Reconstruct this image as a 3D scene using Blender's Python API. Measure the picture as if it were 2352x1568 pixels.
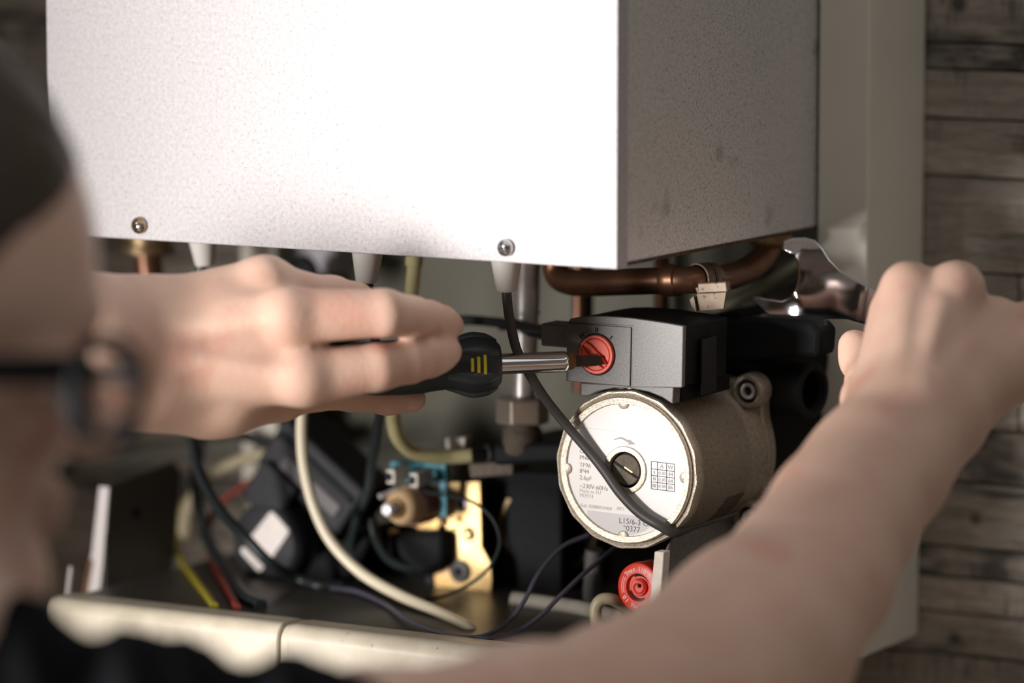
import bpy, bmesh, math, random
import numpy as np
from mathutils import Vector, Matrix
from math import sin, cos, radians, pi
random.seed(7)
for o in list(bpy.data.objects): bpy.data.objects.remove(o)
SC = bpy.context.scene
COL = SC.collection

# ------------------------------------------------------------------ camera
W, H, FPX = 2352, 1568, 9700.0
YAW, PITCH = radians(30.0), radians(7.2)
CD = np.array([-sin(YAW)*cos(PITCH), cos(YAW)*cos(PITCH), -sin(PITCH)])
CR = np.array([cos(YAW), sin(YAW), 0.0])
CU = np.cross(CR, CD)
def ray(px, py): return CD + CR*(px-W/2)/FPX - CU*(py-H/2)/FPX
CAM = -ray(1417, 618)*2.30          # world origin: lower right front corner of the metal casing
cam_d = bpy.data.cameras.new('camera'); cam = bpy.data.objects.new('camera', cam_d); COL.objects.link(cam)
cam_d.sensor_width = 36.0; cam_d.lens = FPX/W*36.0; cam_d.clip_start = 0.05; cam_d.clip_end = 50
cam.matrix_world = Matrix((( CR[0], CU[0], -CD[0], CAM[0]), (CR[1], CU[1], -CD[1], CAM[1]), (CR[2], CU[2], -CD[2], CAM[2]), (0, 0, 0, 1)))
cam_d.dof.use_dof = True; cam_d.dof.focus_distance = 2.392; cam_d.dof.aperture_fstop = 2.55
SC.camera = cam

# ------------------------------------------------------------------ world, window sun, exposure
wd = bpy.data.worlds.new('world'); SC.world = wd; wd.use_nodes = True
wd.node_tree.nodes['Background'].inputs[0].default_value = (1.0, 0.985, 0.97, 1)
wd.node_tree.nodes['Background'].inputs[1].default_value = 0.72
def light(name, kind, loc, to, energy, color, **kw):
    l = bpy.data.lights.new(name, kind); l.energy = energy; l.color = color
    for k, v in kw.items(): setattr(l, k, v)
    o = bpy.data.objects.new(name, l); COL.objects.link(o); o.location = loc
    o.rotation_euler = (Vector(to)-Vector(loc)).to_track_quat('-Z', 'Y').to_euler()
    return o
SUN_T = Vector((0.42, 0.91, -0.01)).normalized()            # travel direction of the key lamp's light
KEY = Vector((-.10, .05, -.10)) - SUN_T*2.6
light('window_light', 'AREA', KEY, KEY+SUN_T, 188.0, (1.0, 0.95, 0.915), shape='DISK', size=0.90)
vs = SC.view_settings
vs.view_transform = 'Standard'; vs.look = 'None'; vs.gamma = 1.0; vs.use_curve_mapping = False; vs.exposure = 0.0

# ------------------------------------------------------------------ helpers: places
def PY(px, py, Y): v = ray(px, py); return CAM + v*(Y-CAM[1])/v[1]
def PX(px, py, X): v = ray(px, py); return CAM + v*(X-CAM[0])/v[0]
def PZ(px, py, Z): v = ray(px, py); return CAM + v*(Z-CAM[2])/v[2]
def PD(px, py, D): return CAM + ray(px, py)*D
def V(p): return Vector((float(p[0]), float(p[1]), float(p[2])))

# ------------------------------------------------------------------ helpers: materials
MATS = {}
def pm(name, col, rough=0.5, metal=0.0, col2=None, nscale=200, namt=0.5, bump=0.0, bscale=None, spec=0.5, sss=0.0, trans=0.0,
       ior=1.45, stretch=None, coat=0.0, spots=None, detail=4.0, contrast=None):
    """procedural principled material: base colour broken up by noise, optional dark spots and fine relief"""
    m = bpy.data.materials.new(name); m.use_nodes = True; MATS[name] = m
    nt = m.node_tree; N = nt.nodes; L = nt.links; b = N['Principled BSDF']
    b.inputs['Base Color'].default_value = (*col, 1); b.inputs['Roughness'].default_value = rough
    b.inputs['Metallic'].default_value = metal; b.inputs['Specular IOR Level'].default_value = spec
    b.inputs['IOR'].default_value = ior; b.inputs['Transmission Weight'].default_value = trans
    b.inputs['Coat Weight'].default_value = coat
    if sss:
        b.inputs['Subsurface Weight'].default_value = sss; b.inputs['Subsurface Radius'].default_value = (0.010, 0.004, 0.002)
        b.inputs['Subsurface Scale'].default_value = 1.0
    tc = N.new('ShaderNodeTexCoord'); src = tc.outputs['Object']
    if stretch:
        mp = N.new('ShaderNodeMapping'); mp.inputs['Scale'].default_value = stretch; L.new(src, mp.inputs[0]); src = mp.outputs[0]
    out = None
    if col2 is not None:
        n = N.new('ShaderNodeTexNoise'); n.inputs['Scale'].default_value = nscale; n.inputs['Detail'].default_value = detail
        L.new(src, n.inputs['Vector'])
        rp = N.new('ShaderNodeValToRGB'); c = contrast or 0.18
        rp.color_ramp.elements[0].position = 0.5-c; rp.color_ramp.elements[1].position = 0.5+c
        L.new(n.outputs['Fac'], rp.inputs[0])
        mx = N.new('ShaderNodeMix'); mx.data_type = 'RGBA'; mx.inputs['A'].default_value = (*col, 1); mx.inputs['B'].default_value = (*col2, 1)
        ml = N.new('ShaderNodeMath'); ml.operation = 'MULTIPLY'; ml.inputs[1].default_value = namt; L.new(rp.outputs[0], ml.inputs[0])
        L.new(ml.outputs[0], mx.inputs['Factor']); out = mx.outputs['Result']
    for sp in (spots or []):                                   # (scale, threshold, colour, strength)
        n2 = N.new('ShaderNodeTexNoise'); n2.inputs['Scale'].default_value = sp[0]; n2.inputs['Detail'].default_value = 3
        L.new(src, n2.inputs['Vector'])
        r2 = N.new('ShaderNodeValToRGB'); r2.color_ramp.elements[0].position = sp[1]; r2.color_ramp.elements[1].position = min(1, sp[1]+0.07)
        L.new(n2.outputs['Fac'], r2.inputs[0])
        m3 = N.new('ShaderNodeMath'); m3.operation = 'MULTIPLY'; m3.inputs[1].default_value = sp[3]; L.new(r2.outputs[0], m3.inputs[0])
        mx2 = N.new('ShaderNodeMix'); mx2.data_type = 'RGBA'; mx2.inputs['B'].default_value = (*sp[2], 1)
        if out is not None: L.new(out, mx2.inputs['A'])
        else: mx2.inputs['A'].default_value = (*col, 1)
        L.new(m3.outputs[0], mx2.inputs['Factor']); out = mx2.outputs['Result']
    if out is not None: L.new(out, b.inputs['Base Color'])
    if bump:
        nb = N.new('ShaderNodeTexNoise'); nb.inputs['Scale'].default_value = bscale or nscale*2; nb.inputs['Detail'].default_value = 3
        L.new(src, nb.inputs['Vector'])
        bp = N.new('ShaderNodeBump'); bp.inputs['Strength'].default_value = bump; bp.inputs['Distance'].default_value = 0.0004
        L.new(nb.outputs['Fac'], bp.inputs['Height']); L.new(bp.outputs[0], b.inputs['Normal'])
    return m

# ------------------------------------------------------------------ helpers: objects
def thing(name, label, cat, loc=(0, 0, 0), group=None, kind=None):
    o = bpy.data.objects.new(name, None); COL.objects.link(o); o.location = V(loc); o.empty_display_size = 0.02
    if label: o['label'] = label
    if cat: o['category'] = cat
    if group: o['group'] = group
    if kind: o['kind'] = kind
    return o
def tag(o, label, cat, group=None, kind=None):
    o['label'] = label; o['category'] = cat
    if group: o['group'] = group
    if kind: o['kind'] = kind
    return o
def obj(name, me, mat, parent=None, smooth=True, label=None, bevel=0, bseg=2, auto=None):
    """links a mesh given in world coordinates as one object (a child keeps those coordinates)"""
    if smooth and len(me.polygons): me.polygons.foreach_set('use_smooth', [True]*len(me.polygons))
    if smooth and len(me.polygons) < 9000: me.set_sharp_from_angle(angle=radians(42))
    me.update()
    o = bpy.data.objects.new(name, me); COL.objects.link(o)
    for mm in (mat if isinstance(mat, (list, tuple)) else [mat]): me.materials.append(mm)
    if parent is not None:
        o.parent = parent
        if parent.type == 'EMPTY': o.matrix_parent_inverse = Matrix.Translation(-parent.location)
        else: o.matrix_parent_inverse = Matrix.Translation(-parent.location) if parent.parent is None else Matrix.Identity(4)
    else:
        co = np.empty(len(me.vertices)*3); me.vertices.foreach_get('co', co); co = co.reshape(-1, 3)
        c = (co.min(0)+co.max(0))/2; c[2] = co[:, 2].min()
        me.vertices.foreach_set('co', (co-c).ravel()); me.update(); o.location = V(c)
    if bevel:
        b = o.modifiers.new('bevel', 'BEVEL'); b.width = bevel; b.segments = bseg; b.limit_method = 'ANGLE'; b.angle_limit = radians(35)
        w = o.modifiers.new('normals', 'WEIGHTED_NORMAL'); w.keep_sharp = True
    if label: o['label'] = label
    return o
def mesh(verts, faces):
    me = bpy.data.meshes.new('m'); me.from_pydata([tuple(map(float, v)) for v in verts], [], faces)
    return me
def from_bm(bm):
    bmesh.ops.recalc_face_normals(bm, faces=bm.faces)
    me = bpy.data.meshes.new('m'); bm.to_mesh(me); bm.free(); return me
def frame(o, x, y=None, z=None):
    """4x4 from origin and two axes"""
    x = V(x).normalized() if x is not None else None
    if z is None: y = V(y); z = x.cross(y).normalized(); y = z.cross(x)
    elif x is None: y = V(y).normalized(); z = V(z).normalized(); x = y.cross(z).normalized(); z = x.cross(y)
    else: z = V(z); y = z.cross(x).normalized(); z = x.cross(y)
    o = V(o)
    return Matrix(((x.x, y.x, z.x, o.x), (x.y, y.y, z.y, o.y), (x.z, y.z, z.z, o.z), (0, 0, 0, 1)))
FR = Matrix(((1, 0, 0, 0), (0, 0, -1, 0), (0, 1, 0, 0), (0, 0, 0, 1)))   # local x right, y up, z out of the boiler front
def front(p): m = FR.copy(); m.translation = V(p); return m
def axis_frame(p, d):
    z = V(d).normalized(); a = Vector((0, 0, 1)) if abs(z.z) < 0.9 else Vector((1, 0, 0))
    x = a.cross(z).normalized(); return frame(p, x, z.cross(x))
def box(a, b):
    a, b = np.minimum(a, b), np.maximum(a, b)
    v = [(x, y, z) for x in (a[0], b[0]) for y in (a[1], b[1]) for z in (a[2], b[2])]
    return mesh(v, [(0, 1, 3, 2), (4, 6, 7, 5), (0, 4, 5, 1), (2, 3, 7, 6), (0, 2, 6, 4), (1, 5, 7, 3)])
def obox(fr, sx, sy, sz, c=(0, 0, 0)):
    me = box((c[0]-sx/2, c[1]-sy/2, c[2]-sz/2), (c[0]+sx/2, c[1]+sy/2, c[2]+sz/2)); me.transform(fr); return me
def prism(pts, fr, z0, z1, holes=()):
    """polygon (local xy) extruded from z0 to z1 in a frame"""
    bm = bmesh.new()
    vs_ = [bm.verts.new((p[0], p[1], z1)) for p in pts]
    es = [bm.edges.new((vs_[i], vs_[(i+1) % len(vs_)])) for i in range(len(vs_))]
    for h in holes:
        hv = [bm.verts.new((p[0], p[1], z1)) for p in h]
        es += [bm.edges.new((hv[i], hv[(i+1) % len(hv)])) for i in range(len(hv))]
    if holes: bmesh.ops.triangle_fill(bm, use_beauty=True, use_dissolve=False, edges=es)
    else: bm.faces.new(vs_)
    r = bmesh.ops.extrude_face_region(bm, geom=list(bm.faces))
    for v in r['geom']:
        if isinstance(v, bmesh.types.BMVert): v.co.z = z0
    me = from_bm(bm); me.transform(fr); return me
def circ(r, n=32, c=(0, 0), a0=0.0, ry=None): return [(c[0]+r*cos(a0+2*pi*i/n), c[1]+(ry or r)*sin(a0+2*pi*i/n)) for i in range(n)]
def rrect(w, h, r, n=5, c=(0, 0)):
    o = []
    for k, (sx, sy) in enumerate(((1, 1), (-1, 1), (-1, -1), (1, -1))):
        for i in range(n+1):
            a = pi/2*k + pi/2*i/n; o.append((c[0]+sx*(w/2-r)+r*cos(a), c[1]+sy*(h/2-r)+r*sin(a)))
    return o
def lathe(prof, fr, n=40, closed=True):
    """profile [(radius, z)...] turned about the local z axis"""
    vs_, fs = [], []
    for r, z in prof:
        for i in range(n): a = 2*pi*i/n; vs_.append((r*cos(a), r*sin(a), z))
    for k in range(len(prof)-1):
        for i in range(n): j = (i+1) % n; fs.append((k*n+i, k*n+j, (k+1)*n+j, (k+1)*n+i))
    if closed: fs.append(tuple(range(n))[::-1]); fs.append(tuple((len(prof)-1)*n+i for i in range(n)))
    me = mesh(vs_, fs); bm = bmesh.new(); bm.from_mesh(me); bmesh.ops.remove_doubles(bm, verts=bm.verts, dist=1e-7)
    me = from_bm(bm); me.transform(fr); return me
def catmull(pts, sub=8):
    P = [np.asarray(p, float) for p in pts]; P = [2*P[0]-P[1]] + P + [2*P[-1]-P[-2]]; out = []
    for i in range(1, len(P)-2):
        for k in range(sub):
            t = k/sub; p0, p1, p2, p3 = P[i-1:i+3]
            out.append(0.5*((2*p1)+(p2-p0)*t+(2*p0-5*p1+4*p2-p3)*t*t+(3*p1-p0-3*p2+p3)*t**3))
    out.append(P[-2]); return out
def tube(pts, r, n=12, sub=8, smooth=True, flat=1.0, closed=False):
    """swept round tube; r is a number or one radius per control point"""
    C = catmull(pts, sub) if smooth and len(pts) > 2 else [np.asarray(p, float) for p in pts]
    m = len(C)
    R = np.interp(np.linspace(0, 1, m), np.linspace(0, 1, len(pts)), r) if hasattr(r, '__len__') else np.full(m, r)
    T = [C[min(i+1, m-1)]-C[max(i-1, 0)] for i in range(m)]; T = [t/np.linalg.norm(t) for t in T]
    a = np.array([0, 0, 1.0]) if abs(T[0][2]) < 0.9 else np.array([1.0, 0, 0])
    nrm = np.cross(T[0], a); nrm /= np.linalg.norm(nrm); vs_, fs = [], []
    for i in range(m):
        nrm = nrm - T[i]*nrm.dot(T[i]); nrm /= np.linalg.norm(nrm); bn = np.cross(T[i], nrm)
        for k in range(n): th = 2*pi*k/n; vs_.append(C[i]+(nrm*cos(th)+bn*sin(th)*flat)*R[i])
    for i in range(m-1):
        for k in range(n): j = (k+1) % n; fs.append((i*n+k, i*n+j, (i+1)*n+j, (i+1)*n+k))
    fs.append(tuple(range(n))[::-1]); fs.append(tuple((m-1)*n+k for k in range(n)))
    me = mesh(vs_, fs); bm = bmesh.new(); bm.from_mesh(me); return from_bm(bm)
def join(*mes):
    bm = bmesh.new()
    for m in mes: bm.from_mesh(m)
    me = bpy.data.meshes.new('m'); bm.to_mesh(me); bm.free(); return me
def text(lines, depth=0.00008):
    """lines: (string, size, frame, align) -> one mesh of flat print"""
    out = []
    for s, size, fr, al in lines:
        c = bpy.data.curves.new('t', 'FONT'); c.body = s; c.size = size; c.align_x = al; c.align_y = 'CENTER'; c.extrude = depth; c.resolution_u = 3
        o = bpy.data.objects.new('t', c); COL.objects.link(o); bpy.context.view_layer.update()
        me = bpy.data.meshes.new_from_object(o.evaluated_get(bpy.context.evaluated_depsgraph_get())); me.transform(fr); out.append(me)
        bpy.data.objects.remove(o)
    return join(*out)
def sphere(c, r, n=16, fr=None):
    bm = bmesh.new(); bmesh.ops.create_uvsphere(bm, u_segments=n, v_segments=n//2+2, radius=1)
    me = bpy.data.meshes.new('m'); bm.to_mesh(me); bm.free()
    rr = r if hasattr(r, '__len__') else (r, r, r)
    me.transform(Matrix.Diagonal((*rr, 1)));
    me.transform(fr if fr is not None else Matrix.Translation(V(c))); return me

# ------------------------------------------------------------------ materials
M = {}
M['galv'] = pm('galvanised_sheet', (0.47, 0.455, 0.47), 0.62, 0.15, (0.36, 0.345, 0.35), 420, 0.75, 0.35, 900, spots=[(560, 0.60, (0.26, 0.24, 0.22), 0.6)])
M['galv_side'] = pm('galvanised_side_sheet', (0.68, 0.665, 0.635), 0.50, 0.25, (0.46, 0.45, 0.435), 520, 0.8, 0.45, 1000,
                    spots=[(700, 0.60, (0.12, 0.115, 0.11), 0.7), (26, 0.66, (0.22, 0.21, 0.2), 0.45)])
M['rust'] = pm('rusted_edge', (0.10, 0.05, 0.025), 0.8, 0.2, (0.02, 0.016, 0.014), 300, 0.9)
M['cream_paint'] = pm('cream_painted_steel', (0.72, 0.68, 0.59), 0.42, 0.0, (0.65, 0.61, 0.525), 14, 0.6, spots=[(160, 0.74, (0.25, 0.17, 0.09), 0.6)])
M['lip_paint'] = pm('aged_cream_paint', (0.62, 0.56, 0.45), 0.45, 0.0, (0.42, 0.37, 0.27), 60, 0.6, spots=[(120, 0.70, (0.30, 0.2, 0.1), 0.7), (300, 0.73, (0.12, 0.09, 0.05), 0.8)])
M['back_paint'] = pm('olive_grey_back_paint', (0.085, 0.08, 0.054), 0.6, 0.0, (0.06, 0.056, 0.04), 20, 0.6)
M['tray'] = pm('dirty_tray_floor', (0.075, 0.07, 0.06), 0.42, 0.0, (0.03, 0.028, 0.025), 90, 0.8, 0.3, 300, stretch=(1, 3, 1))
M['steel'] = pm('bright_steel', (0.74, 0.71, 0.69), 0.40, 0.6, (0.62, 0.60, 0.58), 200, 0.5)
M['chrome'] = pm('chrome', (0.80, 0.79, 0.80), 0.07, 1.0)
M['dark_steel'] = pm('dark_steel', (0.10, 0.085, 0.07), 0.7, 0.1, (0.19, 0.15, 0.11), 300, 0.7, spec=0.2)
M['screw_rust'] = pm('rust_tinted_screw', (0.62, 0.58, 0.52), 0.25, 1.0, (0.42, 0.20, 0.05), 260, 0.9, detail=1)
M['screw'] = pm('zinc_screw', (0.66, 0.66, 0.66), 0.22, 1.0)
M['void'] = pm('dark_recess', (0.006, 0.007, 0.008), 0.8)  # near-black that paints shade into holes and gaps, also black marks
M['copper'] = pm('aged_copper', (0.25, 0.125, 0.075), 0.38, 0.8, (0.13, 0.07, 0.045), 60, 0.7, 0.1, 500)
M['brass'] = pm('dull_brass', (0.26, 0.19, 0.105), 0.42, 0.8, (0.25, 0.17, 0.09), 90, 0.7)
M['clip'] = pm('spotted_spring_steel', (0.17, 0.135, 0.10), 0.5, 0.35, (0.12, 0.07, 0.035), 150, 0.7, spots=[(240, 0.60, (0.05, 0.035, 0.02), 0.85)])
M['cast'] = pm('cast_aluminium', (0.42, 0.37, 0.30), 0.50, 0.55, (0.27, 0.225, 0.165), 500, 0.8, 0.5, 1100, spots=[(60, 0.64, (0.20, 0.15, 0.08), 0.5)])
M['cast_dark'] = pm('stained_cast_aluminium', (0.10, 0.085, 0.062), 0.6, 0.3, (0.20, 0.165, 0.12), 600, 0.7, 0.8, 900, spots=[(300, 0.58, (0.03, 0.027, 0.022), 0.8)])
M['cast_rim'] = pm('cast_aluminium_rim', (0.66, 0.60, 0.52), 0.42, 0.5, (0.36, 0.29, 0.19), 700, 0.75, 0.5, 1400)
M['paper'] = pm('white_label_paper', (0.83, 0.81, 0.79), 0.45)
M['paper_grey'] = pm('grey_label_field', (0.62, 0.60, 0.60), 0.45)
M['ink'] = pm('print_ink', (0.13, 0.13, 0.14), 0.6)
M['ink_mid'] = pm('worn_print_ink', (0.36, 0.35, 0.35), 0.6)
M['ink_faint'] = pm('faded_print_ink', (0.62, 0.60, 0.59), 0.6)
M['grey_plastic'] = pm('grained_grey_plastic', (0.15, 0.145, 0.14), 0.42, 0.0, (0.09, 0.088, 0.086), 900, 0.7, 0.35, 1800)
M['black'] = pm('black_plastic', (0.010, 0.011, 0.012), 0.55, 0.0, (0.016, 0.016, 0.016), 200, 0.6, spec=0.05)
M['black_matt'] = pm('matt_black_plastic', (0.014, 0.015, 0.016), 0.65, spec=0.18)
M['charcoal'] = pm('charcoal_plastic', (0.026, 0.027, 0.031), 0.55, 0.0, (0.015, 0.015, 0.017), 150, 0.6, spec=0.22)
M['red'] = pm('orange_red_plastic', (0.80, 0.105, 0.055), 0.40, 0.0, spec=0.4)
M['red_cap'] = pm('red_cap_plastic', (0.72, 0.045, 0.022), 0.36)
M['white_ink'] = pm('white_print', (0.85, 0.78, 0.74), 0.5)
M['boot'] = pm('off_white_rubber', (0.52, 0.50, 0.475), 0.5)
M['cable'] = pm('black_cable', (0.016, 0.021, 0.023), 0.38)
M['cable_grey'] = pm('dusty_black_cable', (0.05, 0.045, 0.042), 0.5)
M['wire_violet'] = pm('violet_grey_wire', (0.075, 0.07, 0.10), 0.42)
M['wire_yellow'] = pm('yellow_wire', (0.27, 0.225, 0.02), 0.5)
M['wire_red'] = pm('red_wire', (0.20, 0.03, 0.02), 0.5)
M['hose_cream'] = pm('cream_hose', (0.58, 0.52, 0.39), 0.38)
M['hose_beige'] = pm('beige_hose', (0.42, 0.36, 0.24), 0.42)
M['hose_clear'] = pm('translucent_yellow_hose', (0.72, 0.66, 0.38), 0.16, 0.0, trans=0.55, ior=1.25)
M['blue'] = pm('teal_blue_plastic', (0.015, 0.20, 0.27), 0.35)
M['connector'] = pm('grey_white_nylon', (0.55, 0.52, 0.46), 0.4)
M['amber'] = pm('amber_resin', (0.66, 0.46, 0.27), 0.22, 0.0, trans=0.25, ior=1.3)
M['gold'] = pm('yellow_passivated_zinc', (0.74, 0.55, 0.27), 0.36, 0.7, (0.55, 0.30, 0.09), 45, 0.75, spots=[(70, 0.62, (0.90, 0.55, 0.40), 0.5), (110, 0.63, (0.45, 0.52, 0.28), 0.35)])
M['rubber'] = pm('grey_rubber', (0.12, 0.115, 0.11), 0.55)
M['grey_sheet'] = pm('textured_grey_sheet', (0.235, 0.225, 0.205), 0.5, 0.2, (0.13, 0.125, 0.115), 500, 0.7, 0.5, 900)
M['bracket_dark'] = pm('dark_bracket_steel', (0.085, 0.085, 0.075), 0.6, 0.1, (0.055, 0.055, 0.048), 40, 0.6)
M['bright_edge'] = pm('lit_bracket_edge', (0.72, 0.67, 0.66), 0.45, 0.2)  # front edge painted bright for the light it catches
M['white_pipe'] = pm('dirty_white_pipe', (0.50, 0.47, 0.40), 0.45, 0.0, (0.32, 0.29, 0.24), 80, 0.7)
M['lever'] = pm('worn_white_lever', (0.74, 0.69, 0.62), 0.5, 0.0, (0.55, 0.46, 0.36), 160, 0.6)
M['yellow'] = pm('yellow_mark', (0.62, 0.53, 0.03), 0.45)
M['grip'] = pm('dark_rubber_grip', (0.014, 0.019, 0.021), 0.5)
M['grip_panel'] = pm('dark_grip_panel', (0.028, 0.036, 0.039), 0.42)

def wood(charred=0.0):
    m = bpy.data.materials.new('charred_wood_plank' if charred else 'weathered_wood_plank'); m.use_nodes = True; nt = m.node_tree; N = nt.nodes; L = nt.links; b = N['Principled BSDF']
    b.inputs['Roughness'].default_value = 0.62
    geo = N.new('ShaderNodeNewGeometry'); oi = N.new('ShaderNodeObjectInfo')
    add = N.new('ShaderNodeVectorMath'); add.operation = 'MULTIPLY_ADD'; add.inputs[1].default_value = (1, 1, 1)
    sc = N.new('ShaderNodeVectorMath'); sc.operation = 'SCALE'; sc.inputs[0].default_value = (7, 3, 11); L.new(oi.outputs['Random'], sc.inputs['Scale'])
    L.new(geo.outputs['Position'], add.inputs[0]); L.new(sc.outputs[0], add.inputs[2])
    def noise(scale, s, det=5, dist=0.0):
        mp = N.new('ShaderNodeMapping'); mp.inputs['Scale'].default_value = s; L.new(add.outputs[0], mp.inputs[0])
        n = N.new('ShaderNodeTexNoise'); n.inputs['Scale'].default_value = scale; n.inputs['Detail'].default_value = det; n.inputs['Distortion'].default_value = dist
        L.new(mp.outputs[0], n.inputs['Vector']); return n.outputs['Fac']
    def ramp(src, p0, p1, c0=(0, 0, 0), c1=(1, 1, 1)):
        r = N.new('ShaderNodeValToRGB'); r.color_ramp.elements[0].position = p0; r.color_ramp.elements[1].position = p1
        r.color_ramp.elements[0].color = (*c0, 1); r.color_ramp.elements[1].color = (*c1, 1); L.new(src, r.inputs[0]); return r.outputs[0]
    def mix(a, bb, f):
        x = N.new('ShaderNodeMix'); x.data_type = 'RGBA'
        for s, v in (('A', a), ('B', bb)):
            if isinstance(v, tuple): x.inputs[s].default_value = (*v, 1)
            else: L.new(v, x.inputs[s])
        if isinstance(f, float): x.inputs['Factor'].default_value = f
        else: L.new(f, x.inputs['Factor'])
        return x.outputs['Result']
    def mth(op, a, bb):
        x = N.new('ShaderNodeMath'); x.operation = op
        for i, v in enumerate((a, bb)):
            if isinstance(v, (int, float)): x.inputs[i].default_value = v
            else: L.new(v, x.inputs[i])
        return x.outputs[0]
    grain = ramp(noise(14, (1, 1, 14), 6, 0.6), 0.35, 0.68)
    c = mix((0.48, 0.42, 0.355), (0.27, 0.235, 0.195), grain)
    tone = mth('MULTIPLY', oi.outputs['Random'], 0.75)
    c = mix(c, (0.20, 0.175, 0.14), tone)
    hatch = mth('MULTIPLY', ramp(noise(60, (3.2, 1, 0.8), 4), 0.50, 0.70), ramp(noise(11, (1, 1, 2.2), 3), 0.46, 0.62))
    c = mix(c, (0.055, 0.05, 0.045), mth('MULTIPLY', hatch, 0.8))
    char = ramp(noise(13, (1, 1, 7), 5, 0.4), 0.56, 0.70)
    c = mix(c, (0.025, 0.025, 0.024), mth('MULTIPLY', char, 0.85))
    for kx, ky, rr in ((2200, 8, .008), (2240, 1190, .0055), (2192, 1466, .006)):     # knots
        p = PY(kx, ky, .33)
        d = N.new('ShaderNodeVectorMath'); d.operation = 'DISTANCE'; d.inputs[1].default_value = tuple(p); L.new(geo.outputs['Position'], d.inputs[0])
        wob = mth('ADD', d.outputs['Value'], mth('MULTIPLY', noise(160, (1, 1, 1), 2), 0.0016))
        core = ramp(wob, 0.0, 1.0); t = mth('DIVIDE', wob, rr)
        core = ramp(t, 0.55, 0.85, (1, 1, 1), (0, 0, 0))
        rings = mth('MULTIPLY', ramp(mth('SINE', mth('MULTIPLY', t, 9.0), 0), 0.1, 0.9), ramp(t, 0.9, 1.5, (1, 1, 1), (0, 0, 0)))
        c = mix(c, (0.03, 0.028, 0.026), mth('MULTIPLY', mth('MAXIMUM', core, mth('MULTIPLY', rings, 0.6)), 0.9))
    if charred: c = mix(c, (0.022, 0.022, 0.022), mth('MULTIPLY', ramp(noise(26, (1, 1, 2.5), 5, 0.5), 0.36, 0.58), charred))
    fine = ramp(noise(75, (1, 1, 9), 4), 0.42, 0.66)
    c = mix(c, (0.10, 0.085, 0.07), mth('MULTIPLY', fine, 0.45))
    L.new(c, b.inputs['Base Color'])
    bp = N.new('ShaderNodeBump'); bp.inputs['Strength'].default_value = 0.5; bp.inputs['Distance'].default_value = 0.0006
    L.new(noise(30, (1, 1, 12), 5), bp.inputs['Height']); L.new(bp.outputs[0], b.inputs['Normal'])
    return m
M['wood'] = wood(); M['wood_dark'] = wood(0.9)
M['wall_backing'] = pm('wall_backing', (0.02, 0.019, 0.018), 0.8)
M['floor'] = pm('brown_floor', (0.20, 0.155, 0.115), 0.5, 0.0, (0.13, 0.10, 0.075), 3, 0.6, stretch=(1, 8, 1))
M['dark_wall'] = pm('dark_shade_wall', (0.09, 0.085, 0.08), 0.8)
M['plaster'] = pm('grey_plaster', (0.34, 0.325, 0.30), 0.8, 0.0, (0.29, 0.275, 0.25), 4, 0.5)

# ------------------------------------------------------------------ the room and its added light-blocking walls
wall = obj('wall_back', box((-1.6, .3415, -1.35), (1.6, .40, 1.2)), M['wall_backing'], smooth=False); wall['kind'] = 'structure'
floor = obj('floor', box((-3.2, -3.45, -1.37), (3.2, .40, -1.35)), M['floor'], smooth=False); floor['kind'] = 'structure'
wl = obj('shade_wall_left', box((-.70, -.92, -1.35), (-.672, .3415, 1.2)), M['plaster'], smooth=False); wl['kind'] = 'structure'  # added out of view to keep the key light off the left side
wf = obj('shade_wall_front', box((-3.2, -3.45, -1.35), (3.2, -3.35, 2.3)), M['dark_wall'], smooth=False); wf['kind'] = 'structure'  # added unseen behind the camera to cut ambient light from there
wr_ = obj('shade_wall_right', box((2.6, -3.45, -1.35), (2.7, .40, 1.7)), M['dark_wall'], smooth=False); wr_['kind'] = 'structure'  # added out of view to cut ambient light from the right
rows = [-330, -190, -60, 97, 158, 270, 402, 620, 700, 800, 890, 977, 1100, 1250, 1318, 1400, 1497, 1640, 1760, 1930, 2040, 2230, 2330, 2520]
jx = {620: PY(2338, 660, .33)[0], 890: PY(2338, 930, .33)[0]}
for a, b in zip(rows[:-1], rows[1:]):
    z1 = PY(2120, a, .33)[2]-.0007; z0 = PY(2120, b, .33)[2]+.0007
    x = -.6715; xs = [x]
    while x < .42: x += random.uniform(.42, .60); xs.append(x)
    if a in jx: xs = [v for v in xs if v < jx[a]-.15 or v > jx[a]+.15] + [jx[a]]; xs.sort()
    else: xs = [v if not .0 < v < .13 else v+.16 for v in xs]
    for xa, xb in zip(xs[:-1], xs[1:]):
        p = obj('plank', box((xa+.0006, .33+random.uniform(0, .0012), z0), (xb-.0006, .343, z1)), M['wood_dark' if a in (1250, 977, 97) else 'wood'], wall, smooth=False, bevel=.0007, bseg=1)

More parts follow.
